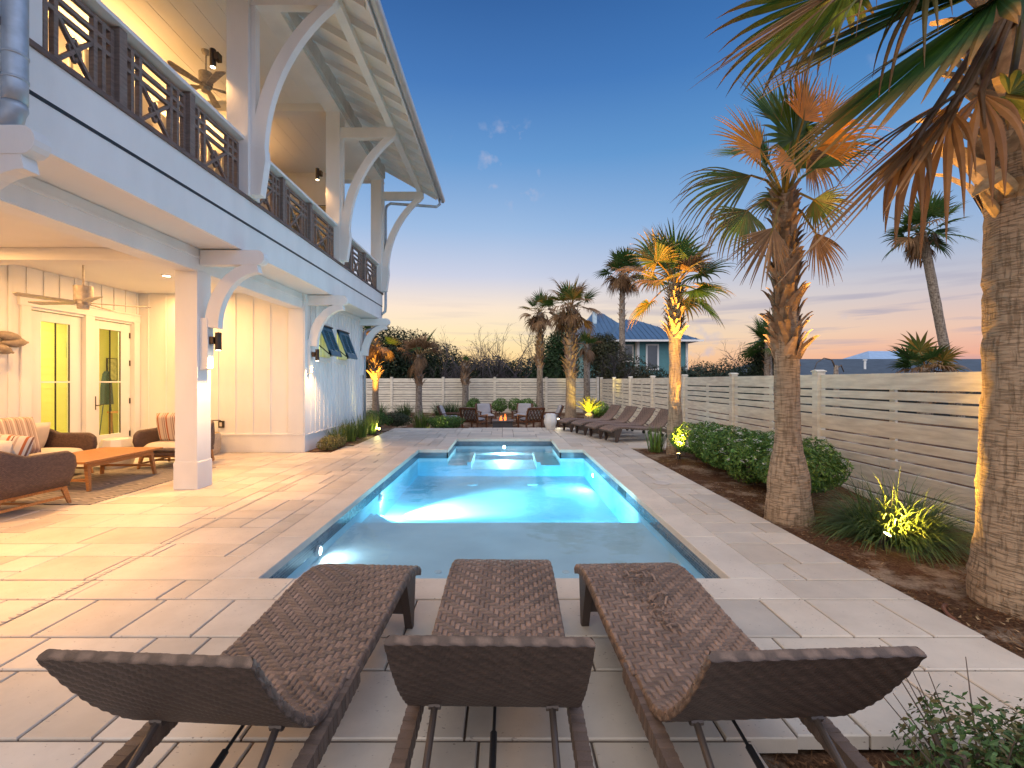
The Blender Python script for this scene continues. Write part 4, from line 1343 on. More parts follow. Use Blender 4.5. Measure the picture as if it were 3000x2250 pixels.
def make_lounger(seed, torn=0.0, W=.60, back=None, stretch=1.0):
    t = empty('sun_lounger')
    seat = [(-.02, .318), (.20, .318), (.45, .335), (.70, .360), (.88, .358), (1.02, .325), (1.12, .285)]
    back = back or [(0.0, .325), (-.14, .318), (-.28, .360), (-.42, .49), (-.52, .62), (-.60, .745)]
    o = woven_slab(seat, W, .045, seed=seed, torn=torn).build('seat', WICK, t, smooth=False, fix=True)
    o = woven_slab(back, W - .025, .026, seed=seed + 1).build('backrest', WICK, t, smooth=False, fix=True)
    for s_ in (-1, 1):
        mb = MB(); x = s_ * (W / 2 - .012)
        wover_bar(mb, (x, .06, .285), (x, -.55, .235), .045, .065)
        wover_bar(mb, (x, -.55, .235), (x * 1.0, -.98, .13), .045, .065)
        mb.build('side_rail', WICK, t, fix=False)
        mb = MB(); xl = s_ * (W / 2 - .03)
        mb.prism([(.93, .0), (.965, .0), (1.01, .31), (.80, .34)], 'x', xl - .022, xl + .022, col=(.07, .048, .038, 1))
        mb.build('front_leg', WICK, t)
        mb = MB(); mb.tube([(xl * 1.0, -.74, .20), (xl, -.80, .10), (xl, -.80, .045)], .016, 8)
        lg = mb.build('rear_leg', TUBEM, t)
        mb = MB(); w_ = [(.045 * math.cos(2 * PI * k / 20), .045 * math.sin(2 * PI * k / 20)) for k in range(20)]
        mb.prism([(-.80 + a, .045 + b) for a, b in w_], 'x', xl + s_ * .02, xl + s_ * .045); mb.prism([(-.80 + a * .4, .045 + b * .4) for a, b in w_], 'x', xl + s_ * .015, xl + s_ * .052)
        w2 = mb.build('wheel', BLACK); w2.parent = lg
        mb = MB(); xs_ = s_ * (W / 2 - .105)
        mb.tube([(xs_, -.345, .365), (xs_ * 1.06, -.76, .10)], .0115, 10)
        mb.tube([(xs_ - .02, -.335, .372), (xs_ + .02, -.335, .372)], .017, 8)
        mb.build('back_strut', TUBEM, t)
    mb = MB(); mb.tube([(-(W / 2 - .1) * 1.06, -.76, .10), ((W / 2 - .1) * 1.06, -.76, .10)], .011, 8); mb.build('cross_tube', TUBEM, t)
    mb = MB(); mb.tube([(0, -.10, .285), (0, -.38, .235)], .006, 8); mb.tube([(0, -.30, .250), (0, -.62, .185)], .012, 10); mb.tube([(0, -.60, .19), (0, -.78, .12)], .005, 8); mb.build('gas_strut', BLACK, t)
    mb = MB(); mb.box(-(W / 2 - .03), W / 2 - .03, .90, .925, .10, .30, col=(.07, .048, .038, 1)); mb.build('front_panel', WICK, t)
    return t
la = make_lounger(3); la.location = (-.03, 1.88, 0); la.rotation_euler = (0, 0, R(-1))
tag(la, 'middle of the three brown wicker loungers at the near pool edge, seen from behind', 'lounger', 'wicker loungers in the foreground')
lb = make_lounger(17); lb.location = (-.885, 1.80, 0); lb.rotation_euler = (0, 0, R(-3.5))
tag(lb, 'brown wicker lounger in the foreground on the left, nearest the porch side', 'lounger', 'wicker loungers in the foreground')
lc = make_lounger(29, torn=.10); lc.location = (.79, 1.82, 0); lc.rotation_euler = (0, 0, R(2.5))
tag(lc, 'brown wicker lounger in the foreground on the right with torn loose strands in the seat', 'lounger', 'wicker loungers in the foreground')
rnd = random.Random(8)
mb = MB()
for k in range(34):
    x, y = rnd.gauss(0, .045), rnd.uniform(.22, .82); z = .330 + .034 * max(0, min(1, (y - .3) / .4)) + .008
    a = rnd.uniform(0, 2 * PI); L = rnd.uniform(.04, .10); side = Vector((-math.sin(a), math.cos(a), 0)); p = Vector((x, y, z)); q = rnd.uniform(.7, 1.5)
    V = []
    for i in range(6):
        V += [p - side * .005, p + side * .005]; t_ = i / 5; p = p + Vector((math.cos(a), math.sin(a), .55 * math.cos(t_ * PI))) * L / 5
    mb.add(V, [(2 * i, 2 * i + 1, 2 * i + 3, 2 * i + 2) for i in range(5)], (.20 * q, .13 * q, .09 * q, 1))
o = mb.build('loose_strands', WICK, lc, fix=False); o['kind'] = 'stuff'
far = [((2.50, 11.12), 'nearest of the row of four far wicker loungers, beside the gold lit palm'), ((2.27, 11.86), 'second nearest of the row of four far wicker loungers'),
       ((2.02, 12.62), 'third nearest of the row of four far wicker loungers'), ((1.76, 13.36), 'farthest of the row of four far wicker loungers, beside the white stool')]
for (x, y), lab in far:
    c = copy_tree(la)
    # foot end sits at (x, y); lounger axis points to +X, slightly away
    a = R(15)
    ax = Vector((math.cos(a), math.sin(a)))
    ctr = Vector((x, y)) + ax * 1.02 - Vector((0, 0))
    c.location = (ctr.x, ctr.y, 0); c.rotation_euler = (0, 0, a + R(90))
    tag(c, lab, 'lounger', 'wicker loungers in a row by the fence')

# ------------------------------------------------------------------ porch furniture
def soft_box(name, c, d, mat, parent=None, rot=(0, 0, 0), puff=.25, n=8, smooth=True):
    """pillow-like cushion: superellipsoid-ish slab"""
    mb = MB(); dx, dy, dz = d[0] / 2, d[1] / 2, d[2] / 2
    N = 14
    for side in (1, -1):
        base = len(mb.v)
        for j in range(N + 1):
            for i in range(N + 1):
                u, v = i / N * 2 - 1, j / N * 2 - 1
                e = (1 - abs(u) ** n) * (1 - abs(v) ** n)
                f = max(0, e) ** .5 * ((1 - puff) + puff * (1 - (u * u + v * v) / 2))
                mb.v.append((dx * u * (1 - .04 * (v * v)), dy * v * (1 - .04 * (u * u)), side * dz * f)); mb.c.append((0, 0, 0, 1))
        for j in range(N):
            for i in range(N):
                a = base + j * (N + 1) + i
                q = (a, a + 1, a + N + 2, a + N + 1)
                mb.f.append(q if side > 0 else q[::-1]); mb.mi.append(0)
    o = mb.build(name, mat, None, smooth=smooth)
    o.location = c; o.rotation_euler = [R(a) for a in rot]
    if parent: o.parent = parent
    return o
def stripes(name, cols, scale, axis=0):
    m = bpy.data.materials.new(name); m.use_nodes = True
    nt = m.node_tree; b = nt.nodes['Principled BSDF']; b.inputs['Roughness'].default_value = .9; b.inputs['Specular IOR Level'].default_value = .1
    t = nt.nodes.new('ShaderNodeTexCoord'); s_ = nt.nodes.new('ShaderNodeSeparateXYZ'); nt.links.new(t.outputs['Object'], s_.inputs[0])
    mu = nt.nodes.new('ShaderNodeMath'); mu.operation = 'MULTIPLY'; mu.inputs[1].default_value = scale; nt.links.new(s_.outputs[axis], mu.inputs[0])
    fr = nt.nodes.new('ShaderNodeMath'); fr.operation = 'FRACT'; nt.links.new(mu.outputs[0], fr.inputs[0])
    r = ramp_of(nt, cols, 'CONSTANT'); nt.links.new(fr.outputs[0], r.inputs[0]); nt.links.new(r.outputs[0], b.inputs['Base Color'])
    return m
cr_, or_, br_, gy_ = (.62, .54, .44, 1), (.40, .13, .05, 1), (.20, .11, .08, 1), (.42, .33, .27, 1)
ST1 = stripes('orange_stripe_fabric', [(0, cr_), (.18, or_), (.34, cr_), (.46, br_), (.54, cr_), (.66, gy_), (.80, cr_), (1, cr_)], 7.0)
ST2 = stripes('taupe_stripe_fabric', [(0, gy_), (.2, (.24, .17, .13, 1)), (.28, gy_), (.5, cr_), (.56, (.24, .17, .13, 1)), (.62, gy_), (.85, cr_), (1, cr_)], 9.0)
PORCHW = pm('porch_wicker', (.135, .085, .065), .6, var=.3, vs=60, bump=.0)
def wicker_mat():
    m = bpy.data.materials.new('fine_wicker'); m.use_nodes = True
    nt = m.node_tree; b = nt.nodes['Principled BSDF']; b.inputs['Roughness'].default_value = .55
    t = nt.nodes.new('ShaderNodeTexCoord')
    se = nt.nodes.new('ShaderNodeSeparateXYZ'); nt.links.new(t.outputs['Object'], se.inputs[0])
    ad_ = nt.nodes.new('ShaderNodeMath'); ad_.operation = 'ADD'; nt.links.new(se.outputs[0], ad_.inputs[0]); nt.links.new(se.outputs[1], ad_.inputs[1])
    cb = nt.nodes.new('ShaderNodeCombineXYZ'); nt.links.new(ad_.outputs[0], cb.inputs[0]); nt.links.new(se.outputs[2], cb.inputs[1])
    br = nt.nodes.new('ShaderNodeTexBrick'); br.offset = .5
    br.inputs['Scale'].default_value = 1; br.inputs['Brick Width'].default_value = .022; br.inputs['Row Height'].default_value = .011; br.inputs['Mortar Size'].default_value = .0016; br.inputs['Mortar Smooth'].default_value = .6
    br.inputs['Color1'].default_value = (.17, .105, .085, 1); br.inputs['Color2'].default_value = (.095, .058, .048, 1); br.inputs['Mortar'].default_value = (.03, .018, .014, 1)
    nt.links.new(cb.outputs[0], br.inputs['Vector']); nt.links.new(br.outputs['Color'], b.inputs['Base Color'])
    bp = nt.nodes.new('ShaderNodeBump'); bp.inputs['Strength'].default_value = .8; bp.inputs['Distance'].default_value = .004; bp.invert = True
    nt.links.new(br.outputs['Fac'], bp.inputs['Height']); nt.links.new(bp.outputs[0], b.inputs['Normal'])
    return m
FW = wicker_mat()
def seat_shell(t, w, depth):
    """U-shaped woven tub: back at -y, opening +y (local); arms slope down to the front"""
    path = []
    hw, r = w / 2, .16
    path += [(-hw, depth / 2), (-hw, depth * .2), (-hw, -depth / 2 + r)]
    for k in range(1, 6): a = PI + (PI / 2) * k / 6; path.append((-hw + r + r * math.cos(a), -depth / 2 + r + r * math.sin(a)))
    path += [(-hw + r, -depth / 2), (0, -depth / 2), (hw - r, -depth / 2)]
    for k in range(1, 6): a = -PI / 2 + (PI / 2) * k / 6; path.append((hw - r + r * math.cos(a), -depth / 2 + r + r * math.sin(a)))
    path += [(hw, -depth / 2 + r), (hw, depth * .2), (hw, depth / 2)]
    pts = resample([Vector(p) for p in path], .035)
    mb = MB(); n = len(pts); zb = .22
    rings = []
    for i, p in enumerate(pts):
        d = (pts[min(i + 1, n - 1)] - pts[max(i - 1, 0)]).normalized(); nn = Vector((-d.y, d.x))
        if nn.dot(-p) < 0: nn = -nn
        fy = (p.y + depth / 2) / depth
        ztop = .62 if fy > .35 else .62 + (.35 - fy) / .35 * .12
        front = max(0, fy - .88) / .12
        ztop -= .06 * front ** 2; zb_ = zb + .10 * front ** 2
        th = .030; out = .045 * math.sin(PI * .5)
        prof = [(-.0, zb_), (-.035, zb_ + .10), (-.045, (zb_ + ztop) / 2), (-.035, ztop - .04), (-.03, ztop - .005), (-.0, ztop + .012), (.032, ztop - .005), (.035, ztop - .05), (.03, zb_ + .1), (.02, zb_)]
        ring = []
        for o_, z in prof:
            q = p + nn * o_
            ring.append(len(mb.v)); mb.v.append((q.x, q.y, z)); mb.c.append((0, 0, 0, 1))
        rings.append(ring)
    m_ = len(rings[0])
    for i in range(n - 1):
        for k in range(m_):
            k2 = (k + 1) % m_; mb.f.append((rings[i][k], rings[i][k2], rings[i + 1][k2], rings[i + 1][k])); mb.mi.append(0)
    mb.f.append(tuple(rings[0])); mb.f.append(tuple(rings[-1][::-1])); mb.mi += [0, 0]
    mb.build('woven_shell', FW, t, smooth=True)
    mb = MB(); mb.box(-hw + .02, hw - .02, -depth / 2 + .03, depth / 2 - .02, .215, .26); mb.build('seat_base', FW, t)
def lounge_seat(name, w, depth, n_cush, leg_splay=.06):
    t = empty(name); seat_shell(t, w, depth)
    cw = (w - .12) / n_cush
    for k in range(n_cush):
        x = -w / 2 + .06 + cw * (k + .5)
        soft_box('seat_cushion', (x, .02, .345), (cw - .01, depth - .10, .17), CREAM, t, n=10)
        soft_box('back_cushion', (x, -depth / 2 + .17, .60), (cw - .02, .44, .18), CREAM, t, rot=(74, 0, 0), n=6)
    mb = MB(); hw = w / 2 - .06; hd = depth / 2 - .07
    for sx in (-1, 1):
        mb.bar((sx * hw, -hd, .20), (sx * hw, hd, .20), .035, .04)
        mb.bar((sx * hw, -hd - .02, .085), (sx * hw, hd + .02, .085), .022, .03)
    mb.bar((-hw, hd, .201), (hw, hd, .201), .035, .04); mb.bar((-hw, -hd, .201), (hw, -hd, .201), .035, .04); mb.bar((-hw, 0, .085), (hw, 0, .085), .022, .028)
    mb.build('base_frame', TEAK, t, bevel=.004)
    for sx in (-1, 1):
        for sy in (-1, 1):
            mb = MB(); mb.bar((sx * hw, sy * hd, .215), (sx * (hw + .02), sy * (hd + leg_splay), 0.0), .050, .055, w2=.032, h2=.034); mb.build('leg', TEAK, t, bevel=.004)
    return t
t = lounge_seat('armchair', .80, .80, 1); t.location = (-5.53, 5.12, .008); t.rotation_euler = (0, 0, R(-4))
tag(t, 'dark woven armchair at the left frame edge, its back to the camera', 'armchair', 'woven armchairs on the porch')
o = soft_box('throw_pillow', (-5.42, 4.98, .66), (.46, .46, .15), ST1, rot=(62, 8, 25)); tag(o, 'orange and white striped pillow on the nearest armchair', 'pillow', 'striped pillows')
t = lounge_seat('armchair', .84, .80, 1); t.location = (-5.62, 7.98, .008); t.rotation_euler = (0, 0, PI + R(4))
tag(t, 'woven armchair with a striped pillow, half hidden behind the porch post', 'armchair', 'woven armchairs on the porch')
o = soft_box('throw_pillow', (-5.62, 7.86, .67), (.50, .50, .17), ST2 if False else ST1, rot=(78, 0, 182)); tag(o, 'striped pillow standing on the armchair behind the porch post', 'pillow', 'striped pillows')
t = lounge_seat('sofa', 1.95, .84, 2); t.location = (-6.86, 6.32, .008); t.rotation_euler = (0, 0, R(-90))
tag(t, 'long woven sofa with cream cushions under the porch fan', 'sofa')
o = soft_box('throw_pillow', (-6.62, 6.25, .70), (.54, .54, .17), ST2, rot=(70, 0, 75)); tag(o, 'taupe striped pillow leaning in the middle of the sofa', 'pillow', 'striped pillows')
o = soft_box('throw_pillow', (-6.55, 5.75, .66), (.48, .48, .15), ST1, rot=(65, 0, 80)); tag(o, 'orange striped pillow at the near end of the sofa', 'pillow', 'striped pillows')
# coffee table
t = empty('coffee_table', (-5.83, 6.62, .008)); tag(t, 'slatted orange teak coffee table on the patterned rug', 'coffee table')
mb = MB(); w, l, z = .92, 1.36, .40
for k in range(13):
    x = -w / 2 + .05 + k * (w - .1) / 12
    mb.box(x - .028, x + .028, -l / 2 + .07, l / 2 - .07, z - .022, z)
mb.build('slats', TEAK, t, bevel=.002)
mb = MB(); mb.box(-w / 2, w / 2, -l / 2, -l / 2 + .07, z - .028, z + .001); mb.box(-w / 2, w / 2, l / 2 - .07, l / 2, z - .028, z + .001)
mb.box(-w / 2, -w / 2 + .03, -l / 2 + .07, l / 2 - .07, z - .028, z + .001); mb.box(w / 2 - .03, w / 2, -l / 2 + .07, l / 2 - .07, z - .028, z + .001)
for sx in (-1, 1): mb.bar((sx * .38, -.56, z - .07), (sx * .38, .56, z - .07), .03, .05)
mb.build('top_frame', TEAK, t, bevel=.003)
for sx in (-1, 1):
    for sy in (-1, 1):
        mb = MB(); mb.bar((sx * .36, sy * .54, z - .03), (sx * .41, sy * .57, 0), .055, .055, w2=.038, h2=.038); mb.build('leg', TEAK, t, bevel=.004)
mb = MB()
for sy in (-1, 1): mb.bar((-.39, sy * .555, .14), (.39, sy * .555, .14), .03, .035)
mb.build('stretcher', TEAK, t, bevel=.003)
# rug
def rug_mat():
    m = bpy.data.materials.new('swirl_rug'); m.use_nodes = True
    nt = m.node_tree; b = nt.nodes['Principled BSDF']; b.inputs['Roughness'].default_value = .95; b.inputs['Specular IOR Level'].default_value = .05
    t = nt.nodes.new('ShaderNodeTexCoord')
    w = nt.nodes.new('ShaderNodeTexWave'); w.wave_type = 'RINGS'; w.inputs['Scale'].default_value = 5.5; w.inputs['Distortion'].default_value = 9; w.inputs['Detail'].default_value = 1.2; w.inputs['Detail Scale'].default_value = .8
    nt.links.new(t.outputs['Object'], w.inputs['Vector'])
    r = ramp_of(nt, [(.35, (.40, .36, .31, 1)), (.62, (.17, .155, .14, 1))]); nt.links.new(w.outputs['Fac'], r.inputs[0]); nt.links.new(r.outputs[0], b.inputs['Base Color'])
    return m
mb = MB(); mb.box(-1.08, 1.08, -1.18, 1.18, 0, .008); o = mb.build('rug', rug_mat()); o.location = (-5.92, 6.60, .002)
tag(o, 'beige and grey swirl patterned outdoor rug under the coffee table', 'rug')
mb = MB(); mb.lathe((0, 0, 0), [(.20, 0), (.235, .10), (.245, .22), (.235, .36), (.20, .47), (.19, .48)], 10)
o = mb.build('drum_stool', CERAM); o.location = (-6.50, 7.78, .005); tag(o, 'faceted white drum stool between the sofa and the glass doors', 'stool')
mb = MB(); mb.lathe((0, 0, 0), [(.20, 0), (.25, .1), (.255, .3), (.24, .42), (.225, .425), (.22, .40)], 24)
o = mb.build('basket', pm('basket_cream', (.52, .42, .30), .8, var=.15, vs=40, bump=.4, bs=90)); o.location = (-5.85, 9.1, .003); tag(o, 'round cream basket on the floor behind the porch post', 'basket')

# white garden stool by the far loungers
mb = MB(); prof = [(.125, 0), (.15, .08), (.185, .18), (.19, .24), (.18, .32), (.15, .44), (.14, .465), (.12, .47)]
mb.lathe((0, 0, 0), prof, 8)
o = mb.build('garden_stool', CERAM); o.location = (1.39, 13.92, .003); tag(o, 'faceted white ceramic stool on the deck beside the farthest lounger', 'stool')

# ------------------------------------------------------------------ fire pit corner
GZ = -.25
t = empty('fire_pit', (-.05, 17.0, GZ)); tag(t, 'low square grey fire pit with flames, between the lawn chairs', 'fire pit')
mb = MB(); mb.box(-.36, .36, -.36, .36, 0, .22); mb.box(-.39, .39, -.39, -.22, .22, .27); mb.box(-.39, .39, .22, .39, .22, .27); mb.box(-.39, -.22, -.22, .22, .22, .27); mb.box(.22, .39, -.22, .22, .22, .27)
mb.build('pit_body', CONC, t, bevel=.006)
FL = pm('flame', (1, .3, .05), .5, emis=(1.0, .20, .04), es=1.7)
rnd = random.Random(4)
for k in range(7):
    mb = MB(); x, y = rnd.uniform(-.11, .11), rnd.uniform(-.08, .08); h = rnd.uniform(.14, .30)
    pts = [(x + .03 * math.sin(i * 1.1 + k), y + .02 * math.cos(i * 1.7 + k), .235 + h * i / 8) for i in range(9)]
    mb.tube(pts, [.019 * (1 - (i / 8)) ** .8 * (.6 + .7 * math.sin(PI * min(1, (i + 1.5) / 6)) ** 2) + .0015 for i in range(9)], 7); mb.build('flame', FL, t, smooth=True)
lamp('POINT', (0, 0, .42), 6, (1, .45, .15), t, size=.1, name='flame_light')
def lawn_chair(x, y, face, label):
    """face: angle (deg) the sitter looks towards, 0 = +X"""
    t = empty('lawn_chair', (x, y, GZ), R(face - 90)); tag(t, label, 'chair', 'wooden lawn chairs round the fire pit')
    wd, tilt = .62, R(22)
    M = Matrix.Translation((0, -.26, .28)) @ Matrix.Rotation(tilt, 4, 'X')
    mb = MB()
    for sx in (-1, 1): mb.box(sx * wd / 2 - .03, sx * wd / 2 + .03, -.02, .02, 0, .52, M)
    mb.box(-wd / 2, wd / 2, -.021, .021, .47, .54, M); mb.box(-wd / 2, wd / 2, -.021, .021, -.02, .05, M)
    mb.build('back_frame', LATT, t)
    mb = MB()
    for k in range(5):
        x0 = -wd / 2 + .06 + k * (wd - .12) / 4
        for s_ in (-1, 1):
            x1 = x0 + s_ * .12
            if abs(x1) < wd / 2: mb.bar(M @ Vector((x0, 0, .05)), M @ Vector((x1, 0, .26)), .022, .022); mb.bar(M @ Vector((x1, 0, .26)), M @ Vector((x0, 0, .47)), .022, .022)
    mb.build('lattice', LATT, t)
    mb = MB(); mb.box(-wd / 2, wd / 2, -.26, .34, .25, .285); mb.build('seat_frame', LATT, t)
    for sx in (-1, 1):
        mb = MB(); mb.box(sx * wd / 2 - .04, sx * wd / 2 + .04, -.34, .38, .48, .51); mb.build('armrest', LATT, t)
        for yy in (-.30, .32):
            mb = MB(); mb.box(sx * wd / 2 - .025, sx * wd / 2 + .025, yy - .025, yy + .025, 0, .48); mb.build('leg', LATT, t)
    soft_box('seat_cushion', (0, .05, .345), (.56, .58, .13), GREYC, t)
    c = M @ Vector((0, .075, .27)); soft_box('back_cushion', tuple(c), (.54, .50, .12), GREYC, t, rot=(90 + 22, 0, 0))
lawn_chair(-1.05, 16.35, 62, 'lattice backed chair with its back to the deck, left of the fire pit')
lawn_chair(.92, 16.35, 115, 'lattice backed chair with its back to the deck, right of the fire pit')
lawn_chair(-.72, 18.4, -72, 'grey cushioned chair facing the deck, behind the fire pit on the left')
lawn_chair(.72, 18.5, -108, 'grey cushioned chair facing the deck, behind the fire pit on the right')
lawn_chair(-2.0, 17.3, 0, 'chair seen side on at the far left of the fire pit ring')
lawn_chair(1.75, 17.5, 180, 'chair seen side on at the far right of the fire pit ring')
# ------------------------------------------------------------------ fences
def fence_mat():
    m = pm('bleached_board', (0.70, 0.62, 0.50), .75, var=.16, vs=2.6, stretch=(1, 1, 7), bump=.25, bs=30, col2=(0.74, .68, .56))
    return m
FENCE = fence_mat()
def fence(name, p0, dirv, n, step, ztop, rows, zbot, label, post_top=.06, first_post=True, extra=None):
    """boards run along dirv from p0; posts every step"""
    t = empty(name, (p0[0], p0[1], 0), math.atan2(dirv[1], dirv[0]))
    tag(t, label, 'fence')
    for k in range(n + 1):
        zb = zbot if extra is None else extra(k)
        mb = MB(); x = k * step
        mb.box(x - .065, x + .065, -.065, .065, zb, ztop + post_top - .015)
        mb.prism([(x - .08, ztop + post_top - .015), (x + .08, ztop + post_top - .015), (x + .08, ztop + post_top), (x, ztop + post_top + .022), (x - .08, ztop + post_top)], 'y', -.08, .08)
        mb.build('post', FENCE, t, bevel=.004)
        if k == n: break
        mb = MB(); z = ztop; j = 0; rn = random.Random(k * 7 + 1)
        zend = (zbot if extra is None else min(extra(k), extra(k + 1))) - .02
        while z - .05 > zend:
            h = rows[j % len(rows)]; z0 = max(z - h, zend)
            dy = rn.uniform(-.004, .004)
            q = rn.uniform(.9, 1.06)
            mb.box(x + .066, x + step - .066, -.014 + dy, .014 + dy, z0, z)
            z = z0 - .026; j += 1
        mb.box(x + step / 2 - .045, x + step / 2 + .045, -.055, -.02, zend + .02, ztop - .04)
        mb.build('board_panel', FENCE, t, bevel=.003)
    return t
ROWS = [.215, .105, .105, .105, .21, .105, .105, .105]
def zb_right(k): return -.24 if k <= 1 else (-.10 if k <= 2 else (-.02 if k <= 4 else -.27))
fence('board_fence', (5.05, 1.90), (0, 1), 8, 2.77, 1.55, ROWS, -.05, 'long cream slatted board fence along the right side bed', extra=zb_right)
fence('board_fence', (5.05, 25.0), (-1, 0), 7, 2.78, 1.59, ROWS + [.21, .105], -.28, 'bluish white slatted board fence across the back of the garden')

# ------------------------------------------------------------------ palms
TRUNK = pm('palm_bark', (.27, .195, .135), .85, var=.35, vs=9, spec=.15, stretch=(1, 1, 3.2), bump=1.0, bs=26)
def bark(name, c1, c2, zs=46, cracks=26):
    m = bpy.data.materials.new(name); m.use_nodes = True
    nt = m.node_tree; b = nt.nodes['Principled BSDF']; b.inputs['Roughness'].default_value = .9; b.inputs['Specular IOR Level'].default_value = .12
    t = nt.nodes.new('ShaderNodeTexCoord')
    mp1 = nt.nodes.new('ShaderNodeMapping'); mp1.inputs['Scale'].default_value = (9, 9, zs)
    mp2 = nt.nodes.new('ShaderNodeMapping'); mp2.inputs['Scale'].default_value = (cracks, cracks, 5)
    nt.links.new(t.outputs['Object'], mp1.inputs[0]); nt.links.new(t.outputs['Object'], mp2.inputs[0])
    a = nt.nodes.new('ShaderNodeTexNoise'); a.inputs['Scale'].default_value = 1; a.inputs['Detail'].default_value = 3
    c = nt.nodes.new('ShaderNodeTexNoise'); c.inputs['Scale'].default_value = 1; c.inputs['Detail'].default_value = 3
    nt.links.new(mp1.outputs[0], a.inputs['Vector']); nt.links.new(mp2.outputs[0], c.inputs['Vector'])
    r1 = ramp_of(nt, [(.36, (0, 0, 0, 1)), (.52, (1, 1, 1, 1))]); r2 = ramp_of(nt, [(.36, (0, 0, 0, 1)), (.50, (1, 1, 1, 1))])
    nt.links.new(a.outputs['Fac'], r1.inputs[0]); nt.links.new(c.outputs['Fac'], r2.inputs[0])
    mu = nt.nodes.new('ShaderNodeMath'); mu.operation = 'MULTIPLY_ADD'; mu.inputs[1].default_value = .55
    nt.links.new(r1.outputs[0], mu.inputs[0])
    m2_ = nt.nodes.new('ShaderNodeMath'); m2_.operation = 'MULTIPLY'; m2_.inputs[1].default_value = .45
    nt.links.new(r2.outputs[0], m2_.inputs[0]); nt.links.new(m2_.outputs[0], mu.inputs[2])
    r = ramp_of(nt, [(0.0, tuple(x * .62 for x in c1[:3]) + (1,)), (.5, tuple(c1[:3]) + (1,)), (1, tuple(c2[:3]) + (1,))])
    nt.links.new(mu.outputs[0], r.inputs[0]); nt.links.new(r.outputs[0], b.inputs['Base Color'])
    bp = nt.nodes.new('ShaderNodeBump'); bp.inputs['Strength'].default_value = 1.0; bp.inputs['Distance'].default_value = .011
    nt.links.new(mu.outputs[0], bp.inputs['Height']); nt.links.new(bp.outputs[0], b.inputs['Normal'])
    return m
BARK = bark('palm_bark_near', (.26, .19, .13), (.40, .30, .21), 110, 40)
BARK2 = bark('palm_bark_grey', (.16, .125, .10), (.32, .27, .22))
BOOT = pm('palm_boot', (1, 1, 1), .75, spec=.2, attr=True, var=.3, vs=14, stretch=(1, 1, 2), bump=.5, bs=50)
LEAF = pm('palm_leaf', (1, 1, 1), .5, spec=.35, attr=True, var=.2, vs=12, transl=.35)

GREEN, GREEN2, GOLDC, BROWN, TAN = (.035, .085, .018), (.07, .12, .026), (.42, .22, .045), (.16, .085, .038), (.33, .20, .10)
def mixc(a, b, t): return tuple(x + (y - x) * t for x, y in zip(a, b))
def fan(hub, axis, L, n=26, spread=110, droop=.6, rnd=random, c0=GREEN, c1=GREEN, tip=BROWN, width=1.0, split=.45, roll=0.0, cup=.12, sidev=None, dead=0.0):
    a = Vector(axis).normalized()
    up = Vector((0, 0, 1))
    if sidev is not None: s_ = Vector(sidev); s_ = (s_ - a * s_.dot(a)).normalized()
    else:
        s_ = a.cross(up)
        if s_.length < .1: s_ = Vector((1, 0, 0)).cross(a)
        s_.normalize()
    m_ = s_.cross(a).normalized()
    if roll:
        Rm = Matrix.Rotation(roll, 3, a); s_ = Rm @ s_; m_ = Rm @ m_
    mb = MB(); V, F, C = [], [], []
    sp = R(spread); dt = 2 * sp / (n - 1)
    for k in range(n):
        t = -sp + dt * k + rnd.uniform(-.15, .15) * dt
        d0 = (a * math.cos(t) + s_ * math.sin(t))
        d0 = (d0 + m_ * cup * abs(math.sin(t)) ).normalized()
        l = L * (1 - .38 * (abs(t) / sp) ** 1.6) * rnd.uniform(.86, 1.06)
        side = (s_ * math.cos(t) - a * math.sin(t)).normalized()
        ns = 9; p = Vector(hub); q = d0.copy(); step = l / ns
        dr = droop * rnd.uniform(.6, 1.5) * (1 + dead * rnd.random() * 2)
        kink = rnd.uniform(split, split + .25)
        base = len(V); q_t = rnd.random()
        cc = mixc(c0, c1, q_t ** 1.5)
        lat = rnd.uniform(-.12, .12)
        for i in range(ns + 1):
            x = i / ns
            wmax = math.tan(dt / 2) * l * split * 1.08
            if x <= split: w = wmax * x / split + .002
            else: w = wmax * (1 - ((x - split) / (1 - split)) ** 1.15) + .0012
            w *= width
            if i > 0:
                g = 0 if x < split else dr * (x - split) / (1 - split)
                if dead and x > kink: g += dead * 1.1
                q = (q + Vector((0, 0, -1)) * g * .32 + side * lat * .08).normalized()
                p = p + q * step
            nn = side.cross(q).normalized()
            if nn.dot(m_) < 0: nn = -nn
            tt = max(0, (x - .62) / .38)
            col = mixc(cc, tip, min(1, tt * 1.2)) + (1,)
            V.append(p - side * w); V.append(p + nn * w * .38); V.append(p + side * w)
            C += [col, tuple(min(1, x_ * 1.15) for x_ in col[:3]) + (1,), col]
        for i in range(ns):
            b = base + 3 * i
            F.append((b, b + 1, b + 4, b + 3)); F.append((b + 1, b + 2, b + 5, b + 4))
    mb.add(V, F, C)
    return mb
